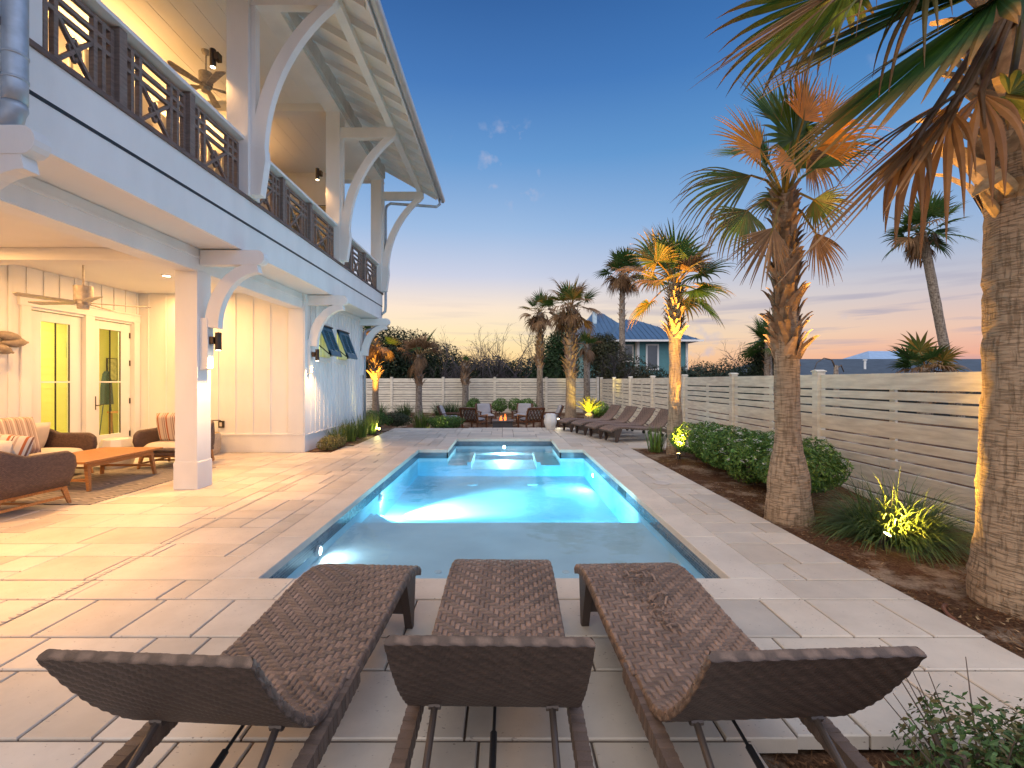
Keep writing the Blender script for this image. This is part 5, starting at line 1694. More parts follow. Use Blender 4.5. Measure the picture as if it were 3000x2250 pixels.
def boots(mb, c, z0, z1, r0, r1, lean, rnd, n, size=.2, tone=(.24, .155, .095), tight=.5):
    """criss-cross split leaf bases around the trunk"""
    for k in range(n):
        f = k / n; z = z0 + (z1 - z0) * f + rnd.uniform(-.03, .03)
        a = k * 2.39996 + rnd.uniform(-.25, .25)
        r = r0 + (r1 - r0) * f
        cx, cy = c[0] + lean[0] * z, c[1] + lean[1] * z
        er = Vector((math.cos(a), math.sin(a), 0)); et = Vector((-math.sin(a), math.cos(a), 0))
        s_ = rnd.choice((-1, 1)) * rnd.uniform(.25, .8)
        sz = size * (1 - .42 * f); L = sz * rnd.uniform(.75, 1.35); w = sz * rnd.uniform(.36, .54)
        flare = rnd.uniform(.35, .95) * tight + .15
        P0 = Vector((cx, cy, z)) + er * (r * .86)
        P1 = P0 + er * (L * .28 * flare) + Vector((0, 0, L * .45)) + et * s_ * L * .35
        P2 = P1 + er * (L * .55 * flare) + Vector((0, 0, L * .38)) + et * s_ * L * .38
        P3 = P2 + er * (L * .35 * flare) + Vector((0, 0, L * .10)) + et * s_ * L * .10
        q = rnd.uniform(.55, 1.35) * (1.12 - .5 * f); col = tuple(min(1, x * q) for x in tone) + (1,)
        col2 = tuple(min(1, x * q * 1.3) for x in tone) + (1,)
        V = []; cs = []
        for P, ww, th in ((P0, w * 1.5, .03), (P1, w * 1.0, .03), (P2, w * .62, .022), (P3, w * .5, .012)):
            V += [P - et * ww / 2, P + er * th * size * 5 * .6, P + et * ww / 2, P - er * th * .4]; cs += [col, col2, col, col]
        F = [(0, 3, 2, 1), (12, 13, 14, 15)]
        for i in range(3):
            for j in range(4): F.append((4 * i + j, 4 * i + (j + 1) % 4, 4 * i + 4 + (j + 1) % 4, 4 * i + 4 + j))
        mb.add(V, F, cs)
def trunk_mesh(c, zs, rs, lean, n=22, rough=.006, seed=0):
    mb = MB(); zz = []; rr = []
    for i in range(len(zs) - 1):
        m_ = max(2, int((zs[i + 1] - zs[i]) / .05))
        for k in range(m_):
            t = k / m_; zz.append(zs[i] + (zs[i + 1] - zs[i]) * t); tt = t * t * (3 - 2 * t); rr.append(rs[i] + (rs[i + 1] - rs[i]) * tt)
    zz.append(zs[-1]); rr.append(rs[-1])
    V = []; 
    for z, r in zip(zz, rr):
        ring = noise.noise(Vector((seed, 0, z * 22))) * rough * .9
        for k in range(n):
            a = 2 * PI * k / n
            w = noise.noise(Vector((math.cos(a) * 2 + seed, math.sin(a) * 2, z * 3))) * rough * 1.2
            V.append((c[0] + lean[0] * z + (r + ring + w) * math.cos(a), c[1] + lean[1] * z + (r + ring + w) * math.sin(a), z))
    F = []
    for i in range(len(zz) - 1):
        for k in range(n): F.append((i * n + k, i * n + (k + 1) % n, (i + 1) * n + (k + 1) % n, (i + 1) * n + k))
    F.append(tuple(range((len(zz) - 1) * n, len(zz) * n)))
    mb.add(V, F)
    return mb
def palm(label, x, y, z0, rbase, rmid, zsm, zboot, rboot, crownL, nf, seed, lean=(0, 0), group=None, dead=.35, gold=.3, skirt=0, bark_=None, boot_size=.2, nb=110,
         n_leaf=24, pet=.45, elev=(-50, 75), name='fan_palm', rtop=None, tone=(.24, .155, .095), azb=None, droop=.7, top=None, tight=.5):
    rnd = random.Random(seed)
    t = empty(name, (x, y, z0)); tag(t, label, 'palm tree', group)
    c = (0, 0)
    rtop = rtop or rmid * .8
    mb = trunk_mesh(c, [-.1, .0, .35, zsm * .55, zsm, zboot], [rbase * 1.06, rbase, rbase * .86, rmid * 1.03, rmid, rtop], lean, seed=seed, rough=.008 if rmid > .1 else .004)
    mb.build('trunk', bark_ or BARK, t, smooth=True)
    if nb:
        mb = MB(); boots(mb, c, zsm - .02, zboot, rmid * 1.0, rboot, lean, rnd, nb, boot_size, tone, tight)
        mb.build('leaf_bases', BOOT, t)
    C0 = Vector((lean[0] * zboot, lean[1] * zboot, zboot))
    # old dry leaves hanging against the trunk
    for k in range(skirt):
        a = rnd.uniform(0, 2 * PI); er = Vector((math.cos(a), math.sin(a), 0))
        hub = C0 + er * rnd.uniform(.14, .26) * crownL + Vector((0, 0, -rnd.uniform(.05, .35) * crownL))
        mb = fan(hub, er * rnd.uniform(.1, .4) + Vector((0, 0, -1)), crownL * rnd.uniform(.5, .8), n=max(12, n_leaf - 8), spread=rnd.uniform(32, 60), droop=.6, rnd=rnd, c0=BROWN, c1=TAN, tip=BROWN, dead=.2)
        mb.build('dry_leaf', LEAF, t, fix=False)
    for k in range(nf):
        f = (k + .5) / nf
        el = R(elev[0] + (elev[1] - elev[0]) * f ** .85 + rnd.uniform(-8, 8))
        a = k * 2.39996 + rnd.uniform(-.3, .3)
        if azb and rnd.random() < azb[1]: a = R(azb[0]) + rnd.uniform(-.9, .9)
        er = Vector((math.cos(a), math.sin(a), 0))
        d = er * math.cos(el) + Vector((0, 0, math.sin(el)))
        pl = pet * crownL * rnd.uniform(.75, 1.2)
        st = C0 + Vector((0, 0, rnd.uniform(-.12, .05) * crownL))
        mid = st + d * pl * .5 + Vector((0, 0, .05 * pl))
        hub = st + d * pl + Vector((0, 0, -.06 * pl))
        is_dead = rnd.random() < dead * (1.6 - 1.5 * f)
        is_gold = rnd.random() < gold
        if is_dead: c0, c1, tip, dd = BROWN, TAN, BROWN, rnd.uniform(.2, .9)
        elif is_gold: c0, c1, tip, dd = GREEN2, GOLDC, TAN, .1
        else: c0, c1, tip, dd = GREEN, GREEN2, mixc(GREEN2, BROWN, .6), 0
        ax = (d + Vector((0, 0, -.25 if el < R(30) else 0))).normalized()
        L = crownL * (1 - pet * .8) * rnd.uniform(.85, 1.1)
        mb = fan(hub, ax, L, n=n_leaf, spread=rnd.uniform(85, 125) if not is_dead else rnd.uniform(50, 95), droop=droop * (1.3 - f), rnd=rnd, c0=c0, c1=c1, tip=tip, dead=dd, roll=rnd.uniform(-.5, .5))
        pr = .012 * max(1, crownL)
        V0 = len(mb.v)
        mb.tube([st, mid, hub], [pr * 1.3, pr, pr * .7], 5, col=(c1[0] * .9, c1[1] * .9, c1[2] * .7, 1))
        mb.build('frond', LEAF, t, fix=False)
    return t
GP = 'fan palms in the garden'
# P2: the palm standing right of the pool
p2 = palm('tall fan palm with criss-cross leaf bases, in front of the hedge right of the pool', 3.06, 4.98, -.03, .235, .120, 1.68, 3.50, .100, 1.25, 3, 21, lean=(-.015, 0), group=GP,
          dead=.0, gold=.0, boot_size=.22, nb=150, n_leaf=26, skirt=0, elev=(40, 85), tone=(.25, .155, .09), droop=.6, tight=.33)
rnd = random.Random(5)
def P2f(hub, tip, kind, spread, L=None, n=26, droop=.5, dead=0.):
    o_ = Vector((3.06, 4.98, -.03)); h = Vector(hub) - o_; d = Vector(tip) - Vector(hub)
    cs = {'g': (GREEN, GREEN2, mixc(GREEN2, TAN, .4)), 'o': ((.62, .23, .02), (.50, .20, .03), (.46, .22, .05)), 'b': (BROWN, TAN, BROWN), 'm': (GREEN2, mixc(BROWN, GREEN2, .4), BROWN)}[kind]  # 'o': orange of the warm uplighting put into the leaf colour
    mb = fan(h, d, L or d.length, n=n, spread=spread, droop=droop, rnd=rnd, c0=cs[0], c1=cs[1], tip=cs[2], dead=dead, roll=rnd.uniform(-.25, .25), sidev=(d.z, .25, -d.x))
    s0 = Vector((-.05, 0, 3.42)); mid = s0.lerp(h, .55) + Vector((0, 0, .07))
    mb.tube([s0, mid, h, h + d.normalized() * .12], [.020, .014, .011, .004], 6, col=mixc(GREEN2, GOLDC, .5) + (1,))
    mb.build('frond', LEAF, p2, fix=False)
def cw(cx, cy, Y):
    X = ((640 + cx / 5.758) / .46293 - 1089) / 1001 * Y; Z = 1.45 + (823 - cy / 5.758 / .46293) / 1001 * Y
    return (X, Y, Z)
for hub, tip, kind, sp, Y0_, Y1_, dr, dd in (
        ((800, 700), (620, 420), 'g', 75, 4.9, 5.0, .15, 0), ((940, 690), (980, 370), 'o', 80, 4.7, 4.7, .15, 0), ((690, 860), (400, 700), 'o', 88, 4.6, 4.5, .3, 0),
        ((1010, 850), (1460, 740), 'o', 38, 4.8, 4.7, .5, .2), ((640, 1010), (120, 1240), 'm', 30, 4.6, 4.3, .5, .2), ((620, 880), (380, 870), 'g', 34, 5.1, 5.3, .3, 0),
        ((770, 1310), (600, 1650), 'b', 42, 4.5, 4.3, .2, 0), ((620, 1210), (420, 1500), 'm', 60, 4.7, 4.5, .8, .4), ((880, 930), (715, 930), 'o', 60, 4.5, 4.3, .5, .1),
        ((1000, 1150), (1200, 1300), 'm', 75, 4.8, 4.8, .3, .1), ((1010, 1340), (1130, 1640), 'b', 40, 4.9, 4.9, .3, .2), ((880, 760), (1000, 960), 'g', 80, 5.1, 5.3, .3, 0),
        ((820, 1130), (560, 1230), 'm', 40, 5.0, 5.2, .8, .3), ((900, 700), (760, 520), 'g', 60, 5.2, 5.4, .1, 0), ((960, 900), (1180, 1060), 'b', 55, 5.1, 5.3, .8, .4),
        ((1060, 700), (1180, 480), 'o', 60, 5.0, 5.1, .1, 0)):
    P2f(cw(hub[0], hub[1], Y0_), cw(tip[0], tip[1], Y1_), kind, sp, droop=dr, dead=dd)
# P3: gold lit palm
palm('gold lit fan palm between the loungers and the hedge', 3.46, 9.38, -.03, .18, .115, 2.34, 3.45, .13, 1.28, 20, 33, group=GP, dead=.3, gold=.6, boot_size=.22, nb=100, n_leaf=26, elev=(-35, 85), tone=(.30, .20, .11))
palm('shaggy fan palm with hanging brown leaves behind the white stool', 3.02, 21.0, GZ, .29, .22, 1.75, 5.1, .33, 1.55, 22, 45, group=GP, dead=.6, gold=.5, skirt=12, boot_size=.36, nb=130, n_leaf=22, elev=(-50, 75), tone=(.25, .165, .115))
palm('slimmer fan palm left of the shaggy one at the back fence', 1.82, 23.6, GZ, .24, .15, 2.35, 5.2, .21, 1.25, 16, 52, group=GP, dead=.7, gold=.5, skirt=9, boot_size=.30, nb=120, n_leaf=20, elev=(-50, 70), bark_=BARK2)
palm('small grey trunked fan palm at the corner of the back fence', 4.30, 24.1, GZ, .22, .16, 2.6, 3.6, .22, 1.0, 7, 58, group=GP, dead=.3, gold=.5, skirt=8, boot_size=.22, nb=36, n_leaf=18, elev=(10, 85), bark_=BARK2)
palm('gold lit palm trunk with shaggy leaf bases by the house downspout', -5.83, 21.0, GZ, .19, .135, 1.75, 3.5, .17, 1.15, 9, 61, group=GP, dead=.9, gold=.2, skirt=9, boot_size=.34, nb=130, n_leaf=20, elev=(-70, 5), tone=(.30, .20, .12))
palm('dark palm trunk nearest the house corner, mostly behind the downspout', -6.25, 19.6, GZ, .17, .12, 1.3, 4.0, .17, 1.1, 8, 64, group=GP, dead=.9, gold=.1, skirt=6, boot_size=.34, nb=110, n_leaf=18, elev=(-70, 30), tone=(.20, .14, .11))
palm('palm with a flat topped fan of brown leaves left of the bare trees', -3.90, 21.2, GZ, .20, .14, 1.45, 2.9, .2, 1.35, 15, 77, group=GP, dead=.75, gold=.3, skirt=6, boot_size=.26, nb=70, n_leaf=26, elev=(15, 70), bark_=BARK2)
palm('stubby cut back palm trunk in front of the bare trees', -2.02, 24.2, GZ, .23, .16, 1.45, 2.65, .20, .5, 3, 81, group=GP, dead=.8, gold=.2, skirt=0, boot_size=.32, nb=50, n_leaf=12, elev=(20, 70), bark_=BARK2)
# beyond the fence
palm('tall palm beyond the back fence in front of the teal house', 8.15, 32, GZ, .28, .20, 5.8, 9.2, .25, 1.9, 24, 91, group='palms beyond the fence', dead=.4, gold=.1, skirt=16, boot_size=.25, nb=40, n_leaf=18, elev=(-50, 80), bark_=BARK2)
palm('tall leaning palm beyond the right fence, far right', 19.9, 20.3, -.3, .26, .17, 7.6, 8.3, .2, 1.75, 22, 97, lean=(-.19, 0), group='palms beyond the fence', dead=.12, gold=.0, skirt=9, boot_size=.25, nb=20, n_leaf=18, elev=(-40, 80), bark_=BARK2)
palm('low bushy palm beyond the right fence beside the leaning palm', 17.8, 19.6, -.3, .3, .25, .6, 2.3, .3, 1.55, 26, 103, group='palms beyond the fence', dead=.8, gold=.3, skirt=12, boot_size=.3, nb=20, n_leaf=16, elev=(-50, 60), bark_=BARK2)
palm('small green palm top right of the leaning palm', 19.0, 17.6, -.3, .2, .15, .6, 1.6, .2, 1.1, 8, 107, group='palms beyond the fence', dead=.3, gold=.2, skirt=2, boot_size=.2, nb=8, n_leaf=16, elev=(-20, 70), bark_=BARK2)
palm('green palm standing above the dark shrub beyond the right fence', 10.6, 18.6, -.3, .2, .15, 2.0, 3.3, .2, 1.25, 16, 111, group='palms beyond the fence', dead=.05, gold=.0, skirt=0, boot_size=.2, nb=12, n_leaf=18, elev=(-25, 80), bark_=BARK2)

# P1: the big near palm at the right frame edge
rnd = random.Random(7)
t = empty('fan_palm', (3.47, 3.04, -.05)); tag(t, 'largest palm, thick trunk at the right frame edge with long leaves across the sky', 'palm tree', GP)
mb = trunk_mesh((0, 0), [-.1, .0, .5, 1.6, 2.72, 4.9], [.34, .315, .27, .238, .228, .19], (0, 0), n=48, rough=.014, seed=3)
mb.build('trunk', BARK, t, smooth=True)
mb = MB(); boots(mb, (0, 0), 2.70, 4.9, .24, .26, (0, 0), rnd, 110, .36, (.33, .22, .13), .75); mb.build('leaf_bases', BOOT, t)
mb = MB()   # collar of torn fibre at the top of the bare trunk
for k in range(26):
    a = k / 26 * 2 * PI; er = Vector((math.cos(a), math.sin(a), 0)); et = Vector((-math.sin(a), math.cos(a), 0))
    p = er * .215 + Vector((0, 0, 2.62)); q = rnd.uniform(.7, 1.3)
    mb.add([p - et * .035, p + et * .035, p + er * .06 + Vector((0, 0, .16)) + et * .05, p + er * .035 + Vector((0, 0, .17)) - et * .03], [(0, 1, 2, 3)], (.36 * q, .24 * q, .13 * q, 1))
mb.tube([(-.20, -.06, 2.72), (-.34, -.10, 2.80), (-.46, -.12, 2.72), (-.53, -.13, 2.66)], [.05, .045, .03, .006], 8, col=(.40, .27, .14, 1))
mb.tube([(-.21, .02, 2.60), (-.28, .0, 2.66), (-.40, -.02, 2.78)], [.03, .03, .006], 6, col=(.40, .27, .14, 1))
mb.build('fibre_collar', BOOT, t)
def big_frond(hub, tipv, n, spread, droop, c0, c1, tip, L=None, dead=0., width=1., pet_from=(0, 0, 3.9), roll=0., cup=.1, sidev=None, split=.5):
    o_ = Vector((3.42, 3.04, -.05)); hub = Vector(hub) - o_; d = Vector(tipv) - o_ - hub
    mb = fan(hub, d, L or d.length, n=n, spread=spread, droop=droop, rnd=rnd, c0=c0, c1=c1, tip=tip, dead=dead, width=width, roll=roll, cup=cup, sidev=sidev, split=split)
    s0 = Vector(pet_from); mid = s0.lerp(hub, .5) + Vector((0, 0, .18))
    mb.tube([s0, mid, hub, hub + d.normalized() * .22], [.028, .02, .016, .006], 8, col=mixc(c0, TAN, .3) + (1,))
    mb.build('frond', LEAF, t, fix=False)
DG = (.010, .042, .007)
big_frond((2.60, 2.50, 3.52), (1.40, 2.15, 2.475), 22, 34, .10, DG, (.03, .085, .016), mixc(GOLDC, BROWN, .5), L=1.72, width=1.0, cup=.04, split=.66)
big_frond((2.62, 2.45, 3.50), (1.45, 2.30, 2.80), 8, 13, .22, GREEN2, mixc(GOLDC, BROWN, .5), BROWN, L=1.35, width=.8, split=.5)
big_frond((2.35, 2.40, 2.96), (1.27, 2.10, 1.93), 10, 15, .06, mixc(BROWN, TAN, .3), BROWN, TAN, L=1.52, width=.9, split=.5)
big_frond((2.37, 2.42, 2.98), (1.45, 2.20, 2.40), 8, 14, .30, mixc(BROWN, GOLDC, .3), BROWN, BROWN, L=1.15, width=.9, split=.45)
big_frond((2.20, 2.34, 2.82), (1.95, 2.25, 2.20), 7, 30, .9, BROWN, mixc(BROWN, TAN, .4), BROWN, L=.80, dead=.6, width=.85, split=.35)
big_frond((2.42, 2.40, 2.94), (2.36, 2.30, 2.45), 7, 42, .9, BROWN, mixc(BROWN, TAN, .4), BROWN, L=.60, dead=.7, width=.85, split=.35)
big_frond((2.00, 2.30, 2.66), (1.72, 2.20, 2.12), 6, 30, .8, BROWN, mixc(BROWN, TAN, .4), BROWN, L=.62, dead=.5, width=1.2, split=.35)
big_frond((1.67, 2.30, 3.43), (.77, 2.10, 2.80), 6, 13, .10, mixc(BROWN, TAN, .2), mixc(BROWN, TAN, .7), BROWN, L=1.22, width=.8, split=.5, cup=.0)
big_frond((1.72, 2.34, 3.46), (.95, 2.12, 2.78), 5, 16, .25, mixc(BROWN, TAN, .5), BROWN, BROWN, L=1.0, width=.7, split=.45, cup=.0)
big_frond((2.45, 2.55, 3.62), (1.20, 2.3, 2.95), 14, 26, .18, DG, GREEN, mixc(GOLDC, TAN, .5), L=1.5, width=.9, cup=.04, split=.6)
big_frond((1.85, 2.32, 3.46), (1.25, 2.2, 2.95), 9, 28, .9, GREEN2, mixc(GOLDC, BROWN, .5), BROWN, L=.95, dead=.3, width=.55, split=.4)
big_frond((2.1, 2.35, 3.52), (1.85, 2.25, 3.0), 7, 30, .9, mixc(BROWN, TAN, .3), GREEN2, BROWN, L=.75, dead=.3, width=.6, split=.4)
big_frond((2.75, 2.45, 3.62), (2.2, 2.3, 3.40), 12, 35, .3, DG, GREEN, mixc(GREEN2, BROWN, .4), L=.95, width=1.0, split=.6)
big_frond((2.66, 2.40, 3.50), (2.68, 2.25, 2.95), 14, 40, .5, DG, GREEN, BROWN, L=.62, dead=.0, width=1.1, split=.6)
big_frond((2.62, 2.45, 2.96), (2.9, 2.3, 2.8), 16, 120, .7, DG, GREEN2, BROWN, L=.42, dead=.1, width=1.)
big_frond((2.9, 2.5, 3.3), (2.95, 2.25, 2.8), 9, 40, .9, BROWN, TAN, BROWN, L=.6, dead=.4, width=.8)
for k in range(9):
    a = R(-150 + k * 40) + rnd.uniform(-.2, .2); el = R(rnd.uniform(0, 65)); d = Vector((math.cos(a) * math.cos(el), math.sin(a) * math.cos(el), math.sin(el)))
    h = Vector((3.42, 3.04, 4.6)) + d * 1.0
    big_frond(h, h + d * .9 + Vector((0, 0, -.25)), 22, 100, .7, DG, GREEN2, BROWN, L=1.15, pet_from=(0, 0, 4.7))
# ------------------------------------------------------------------ uplights
def uplight(x, y, z, aim, e, label, spot=50, color=GOLD, show=True, lensdir=None, r=.03):
    t = empty('uplight', (x, y, z)); tag(t, label, 'uplight', 'garden uplights')
    v = (Vector(aim) - Vector((x, y, z + .10))).normalized()
    mb = MB(); mb.tube([(0, 0, -.05), (0, 0, .08)], .008, 6); mb.cbox((0, 0, .075), (.03, .03, .03)); mb.build('stake', BLACK, t)
    c = Vector((0, 0, .10))
    mb = MB(); mb.tube([c - v * .05, c + v * .05], [.024, .034], 14); mb.build('housing', BLACK, t)
    mb = MB(); mb.tube([c + v * .0505, c + v * .054], .029, 14); mb.build('lens', LAMPGOLD, t)
    lamp('SPOT', tuple(c + v * .07), e, color, t, size=r, rot=(-v).to_track_quat('Z', 'Y').to_euler(), spot=spot, blend=.7, name='bulb')
uplight(3.36, 4.10, gh(3.36, 4.10), (3.75, 3.75, 1.0), 900, 'glaring gold uplight in front of the clump of strappy grass', spot=132)
uplight(3.18, 8.45, gh(3.2, 8.5), (3.44, 9.36, 2.6), 2600, 'gold uplight at the foot of the gold lit palm', spot=60)
uplight(3.33, 5.36, gh(3.33, 5.36), (3.02, 4.9, 4.3), 1600, 'small added uplight hidden behind the tall palm right of the pool', spot=55, color=(1, .55, .15))  # added source, hidden behind the trunk to light the crown
uplight(-5.58, 19.9, GZ, (-5.8, 21.0, 3.2), 1600, 'gold uplight at the foot of the palm by the downspout', spot=50)
uplight(3.45, 18.9, GZ, (3.58, 19.6, 0.5), 400, 'gold uplight under the sago palm', spot=80, color=(1, .75, .12))
uplight(-3.45, 12.9, .0, (-3.75, 12.2, 0.5), 160, 'gold uplight in the blade grass by the house wall', spot=110, color=(1, .78, .25))
uplight(-1.75, 15.5, GZ + .1, (-2.3, 15.3, .25), 90, 'small gold light in the low shrub at the deck end', spot=110, color=(1, .78, .25))
# low path light beside the stool
t = empty('path_light', (1.72, 14.75, -.08)); tag(t, 'small flat topped path light behind the white stool', 'path light')
mb = MB(); mb.tube([(0, 0, 0), (0, 0, .34)], .01, 8); mb.build('stem', BLACK, t)
mb = MB(); mb.lathe((0, 0, .36), [(.10, -.012), (.085, .012), (.02, .03)], 20); mb.build('hat', BLACK, t)
mb = MB(); mb.lathe((0, 0, .315), [(.03, 0), (.03, .028)], 12); mb.build('lens', LAMPLENS, t)
lamp('POINT', (0, 0, .30), 9, (1, .85, .5), t, size=.03, name='bulb')

# ------------------------------------------------------------------ shrubs, grasses, trees
FOL = pm('shrub_leaf', (1, 1, 1), .5, spec=.3, attr=True, var=.25, vs=6, transl=.2)
STEM = pm('twig', (.10, .075, .06), .8, var=.3)
def leaves(mb, cx, cy, cz, rx, ry, rz_, n, size, rnd, cols, shell=.55, flat=False, zmin=None, lumps=0):
    L = []
    for _ in range(lumps):
        u = Vector((rnd.gauss(0, 1), rnd.gauss(0, 1), rnd.gauss(.3, 1))).normalized()
        L.append((u, rnd.uniform(.75, 1.15)))
    for k in range(n):
        u = Vector((rnd.gauss(0, 1), rnd.gauss(0, 1), rnd.gauss(0, 1))).normalized()
        r = shell + (1 - shell) * rnd.random() ** .6
        if L:
            b = max(L, key=lambda q: q[0].dot(u)); r *= .72 + .33 * b[1] * max(0, b[0].dot(u)) ** 3
        p = Vector((cx + u.x * rx * r, cy + u.y * ry * r, cz + u.z * rz_ * r))
        if zmin is not None and p.z < zmin: p.z = zmin + rnd.random() * .1
        nn = (u + Vector((rnd.gauss(0, .6), rnd.gauss(0, .6), rnd.gauss(.3, .6)))).normalized()
        a = nn.cross(Vector((rnd.gauss(0, 1), rnd.gauss(0, 1), rnd.gauss(0, 1)))).normalized(); b = nn.cross(a)
        s_ = size * rnd.uniform(.6, 1.3)
        c = rnd.choice(cols); q = rnd.uniform(.65, 1.35); c = tuple(x * q for x in c) + (1,)
        mb.add([p - a * s_, p - b * s_ * .38 + nn * s_ * .12, p + a * s_, p + b * s_ * .38 + nn * s_ * .12], [(0, 1, 2, 3)], c)
def shrub(name, label, cat, blobs, n, size, cols, seed, group=None, flowers=0, stems=True, z0=0, lumps=7, shell=.55):
    rnd = random.Random(seed); t = empty(name, (blobs[0][0], blobs[0][1], z0)); tag(t, label, cat, group)
    mb = MB(); tot = sum(b[3] * b[4] for b in blobs)
    ox, oy = blobs[0][0], blobs[0][1]
    for (x, y, z, rx, ry, rz_) in blobs:
        leaves(mb, x - ox, y - oy, z - z0, rx, ry, rz_, int(n * rx * ry / tot), size, rnd, cols, lumps=lumps, zmin=0.01, shell=shell)
    mb.build('foliage', FOL, t, fix=False)
    if flowers:
        mb = MB()
        for k in range(flowers):
            b = rnd.choice(blobs); u = Vector((rnd.gauss(0, 1), rnd.gauss(0, 1), abs(rnd.gauss(0, 1)))).normalized()
            p = Vector((b[0] - ox + u.x * b[3], b[1] - oy + u.y * b[4], b[2] - z0 + u.z * b[5])) * 1.0
            for j in range(6):
                q = p + Vector((rnd.gauss(0, .018), rnd.gauss(0, .018), rnd.gauss(0, .012)))
                a = rnd.uniform(0, PI); s_ = .014
                mb.add([q + Vector((math.cos(a) * s_, math.sin(a) * s_, 0)), q + Vector((-math.sin(a) * s_, math.cos(a) * s_, .006)), q - Vector((math.cos(a) * s_, math.sin(a) * s_, 0)), q + Vector((math.sin(a) * s_, -math.cos(a) * s_, .006))], [(0, 1, 2, 3)], (.72, .70, .62, 1))
        mb.build('flower_clusters', FOL, t, fix=False)
    if stems:
        mb = MB()
        for (x, y, z, rx, ry, rz_) in blobs:
            for k in range(3):
                a = rnd.uniform(0, 6.28); mb.tube([(x - ox, y - oy, -.02), (x - ox + math.cos(a) * rx * .5, y - oy + math.sin(a) * ry * .5, (z - z0) + rz_ * .4)], [.02, .008], 5)
        mb.build('stems', STEM, t)
    return t
HG = [(.07, .15, .03), (.11, .22, .045), (.05, .11, .02), (.16, .27, .06)]
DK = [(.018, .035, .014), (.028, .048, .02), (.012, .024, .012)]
OL = [(.05, .055, .022), (.035, .042, .018), (.065, .06, .028)]
hb = [((4.0 if k == 0 else 3.66) + random.Random(k).uniform(-.06, .06), 5.15 + k * .52, .34, .50, .42, .36 + random.Random(k + 50).uniform(-.03, .05)) for k in range(1, 8)]
hb += [(4.02, 6.05 + k * .75, .36, .38, .45, .36) for k in range(3)]
shrub('hedge', 'clipped green hedge with small white flowers along the right bed', 'hedge', hb, 30000, .030, HG, 5, flowers=170, z0=-.03, shell=.72)
# grasses
def grass(name, label, cat, x, y, z, n, L, spread, w, cols, seed, droop=1.0, rad=.15, group=None, tipc=None, upright=.5):
    rnd = random.Random(seed); o_ = empty(name, (x, y, z)) if False else None
    mb = MB()
    for k in range(n):
        a = rnd.uniform(0, 2 * PI); r0 = rad * rnd.random() ** .5
        p = Vector((r0 * math.cos(a), r0 * math.sin(a), 0)); a2 = a + rnd.uniform(-.7, .7)
        d = Vector((math.cos(a2) * spread * rnd.random(), math.sin(a2) * spread * rnd.random(), upright + rnd.random() * .5)).normalized()
        l = L * rnd.uniform(.6, 1.15); ns = 7; side = Vector((-math.sin(a2 + rnd.uniform(-.6, .6)), math.cos(a2), 0)).normalized()
        c = rnd.choice(cols); q = rnd.uniform(.7, 1.3); c = tuple(v * q for v in c); V = []; C = []
        for i in range(ns + 1):
            s_ = i / ns; ww = w * (1 - s_ ** 2) + .0006
            V += [p - side * ww, p + side * ww]; cc = mixc(c, tipc, max(0, s_ - .6) * 1.5) if tipc else c; C += [cc + (1,)] * 2
            d = (d + Vector((0, 0, -1)) * droop * s_ * .42).normalized(); p = p + d * l / ns
            if p.z < .005: p.z = .005
        mb.add(V, [(2 * i, 2 * i + 1, 2 * i + 3, 2 * i + 2) for i in range(ns)], C)
    ob = mb.build(name, FOL, None, fix=False); ob.location = (x, y, z)
    tag(ob, label, cat, group)
    return ob
GG = [(.07, .12, .04), (.10, .16, .05), (.05, .09, .03)]
grass('grass_clump', 'large dark arching grass clump behind the glaring uplight', 'grass clump', 3.74, 4.46, gh(3.74, 4.46), 1500, .66, 1.5, .0048, GG, 3, droop=1.15, rad=.26)
YG = [(.10, .16, .03), (.14, .20, .035), (.07, .12, .025)]
for k, (x, y, L, lab) in enumerate(((-3.78, 10.5, .46, 'blade grass clump by the house wall, nearest of four'), (-3.75, 11.2, .52, 'blade grass clump by the house wall, second of four'), (-3.72, 11.95, .55, 'blade grass clump by the house wall, third of four'), (-3.68, 12.7, .56, 'brightest blade grass clump at the house corner, farthest of four'))):
    grass('blade_grass', lab, 'grass clump', x, y, 0, 110, L, .55, .010, YG, 20 + k, droop=.35, rad=.17, group='blade grass along the house wall', upright=1.1, tipc=(.26, .22, .06))
grass('blade_grass', 'upright blade grass clump left of the gold lit palm', 'grass clump', 3.12, 9.55, 0, 90, .52, .5, .009, YG, 31, droop=.35, rad=.16, upright=1.1)
grass('blade_grass', 'blade grass clump in the bed beyond the deck, left of the low shrub', 'grass clump', -2.75, 15.4, -.15, 160, .62, .5, .009, YG, 33, droop=.35, rad=.25, upright=1.1)
shrub('low_shrub', 'small golden green shrub at the front of the house bed', 'shrub', [(-3.72, 9.75, .14, .26, .26, .17), (-3.62, 10.1, .13, .22, .25, .15)], 2600, .022, [(.20, .20, .06), (.14, .15, .05), (.26, .22, .10)], 8, z0=0)
beds = [(-4.5, 15.6, .75, .55, 'round green shrub at the left end of the far bed'), (-3.7, 16.0, .6, .5, 'feathery shrub second from the left in the far bed'), (-1.95, 15.2, .72, .42, 'low spreading shrub with a small gold light beside the fire pit chairs')]
for k, (x, y, r, h, lab) in enumerate(beds):
    shrub('low_shrub', lab, 'shrub', [(x, y, h * .45 - .1, r, .45, h * .6)], 3600, .030, HG[:3] if k != 1 else [(.06, .08, .035), (.045, .06, .03)], 40 + k, z0=-.12, group='shrubs in the far bed')
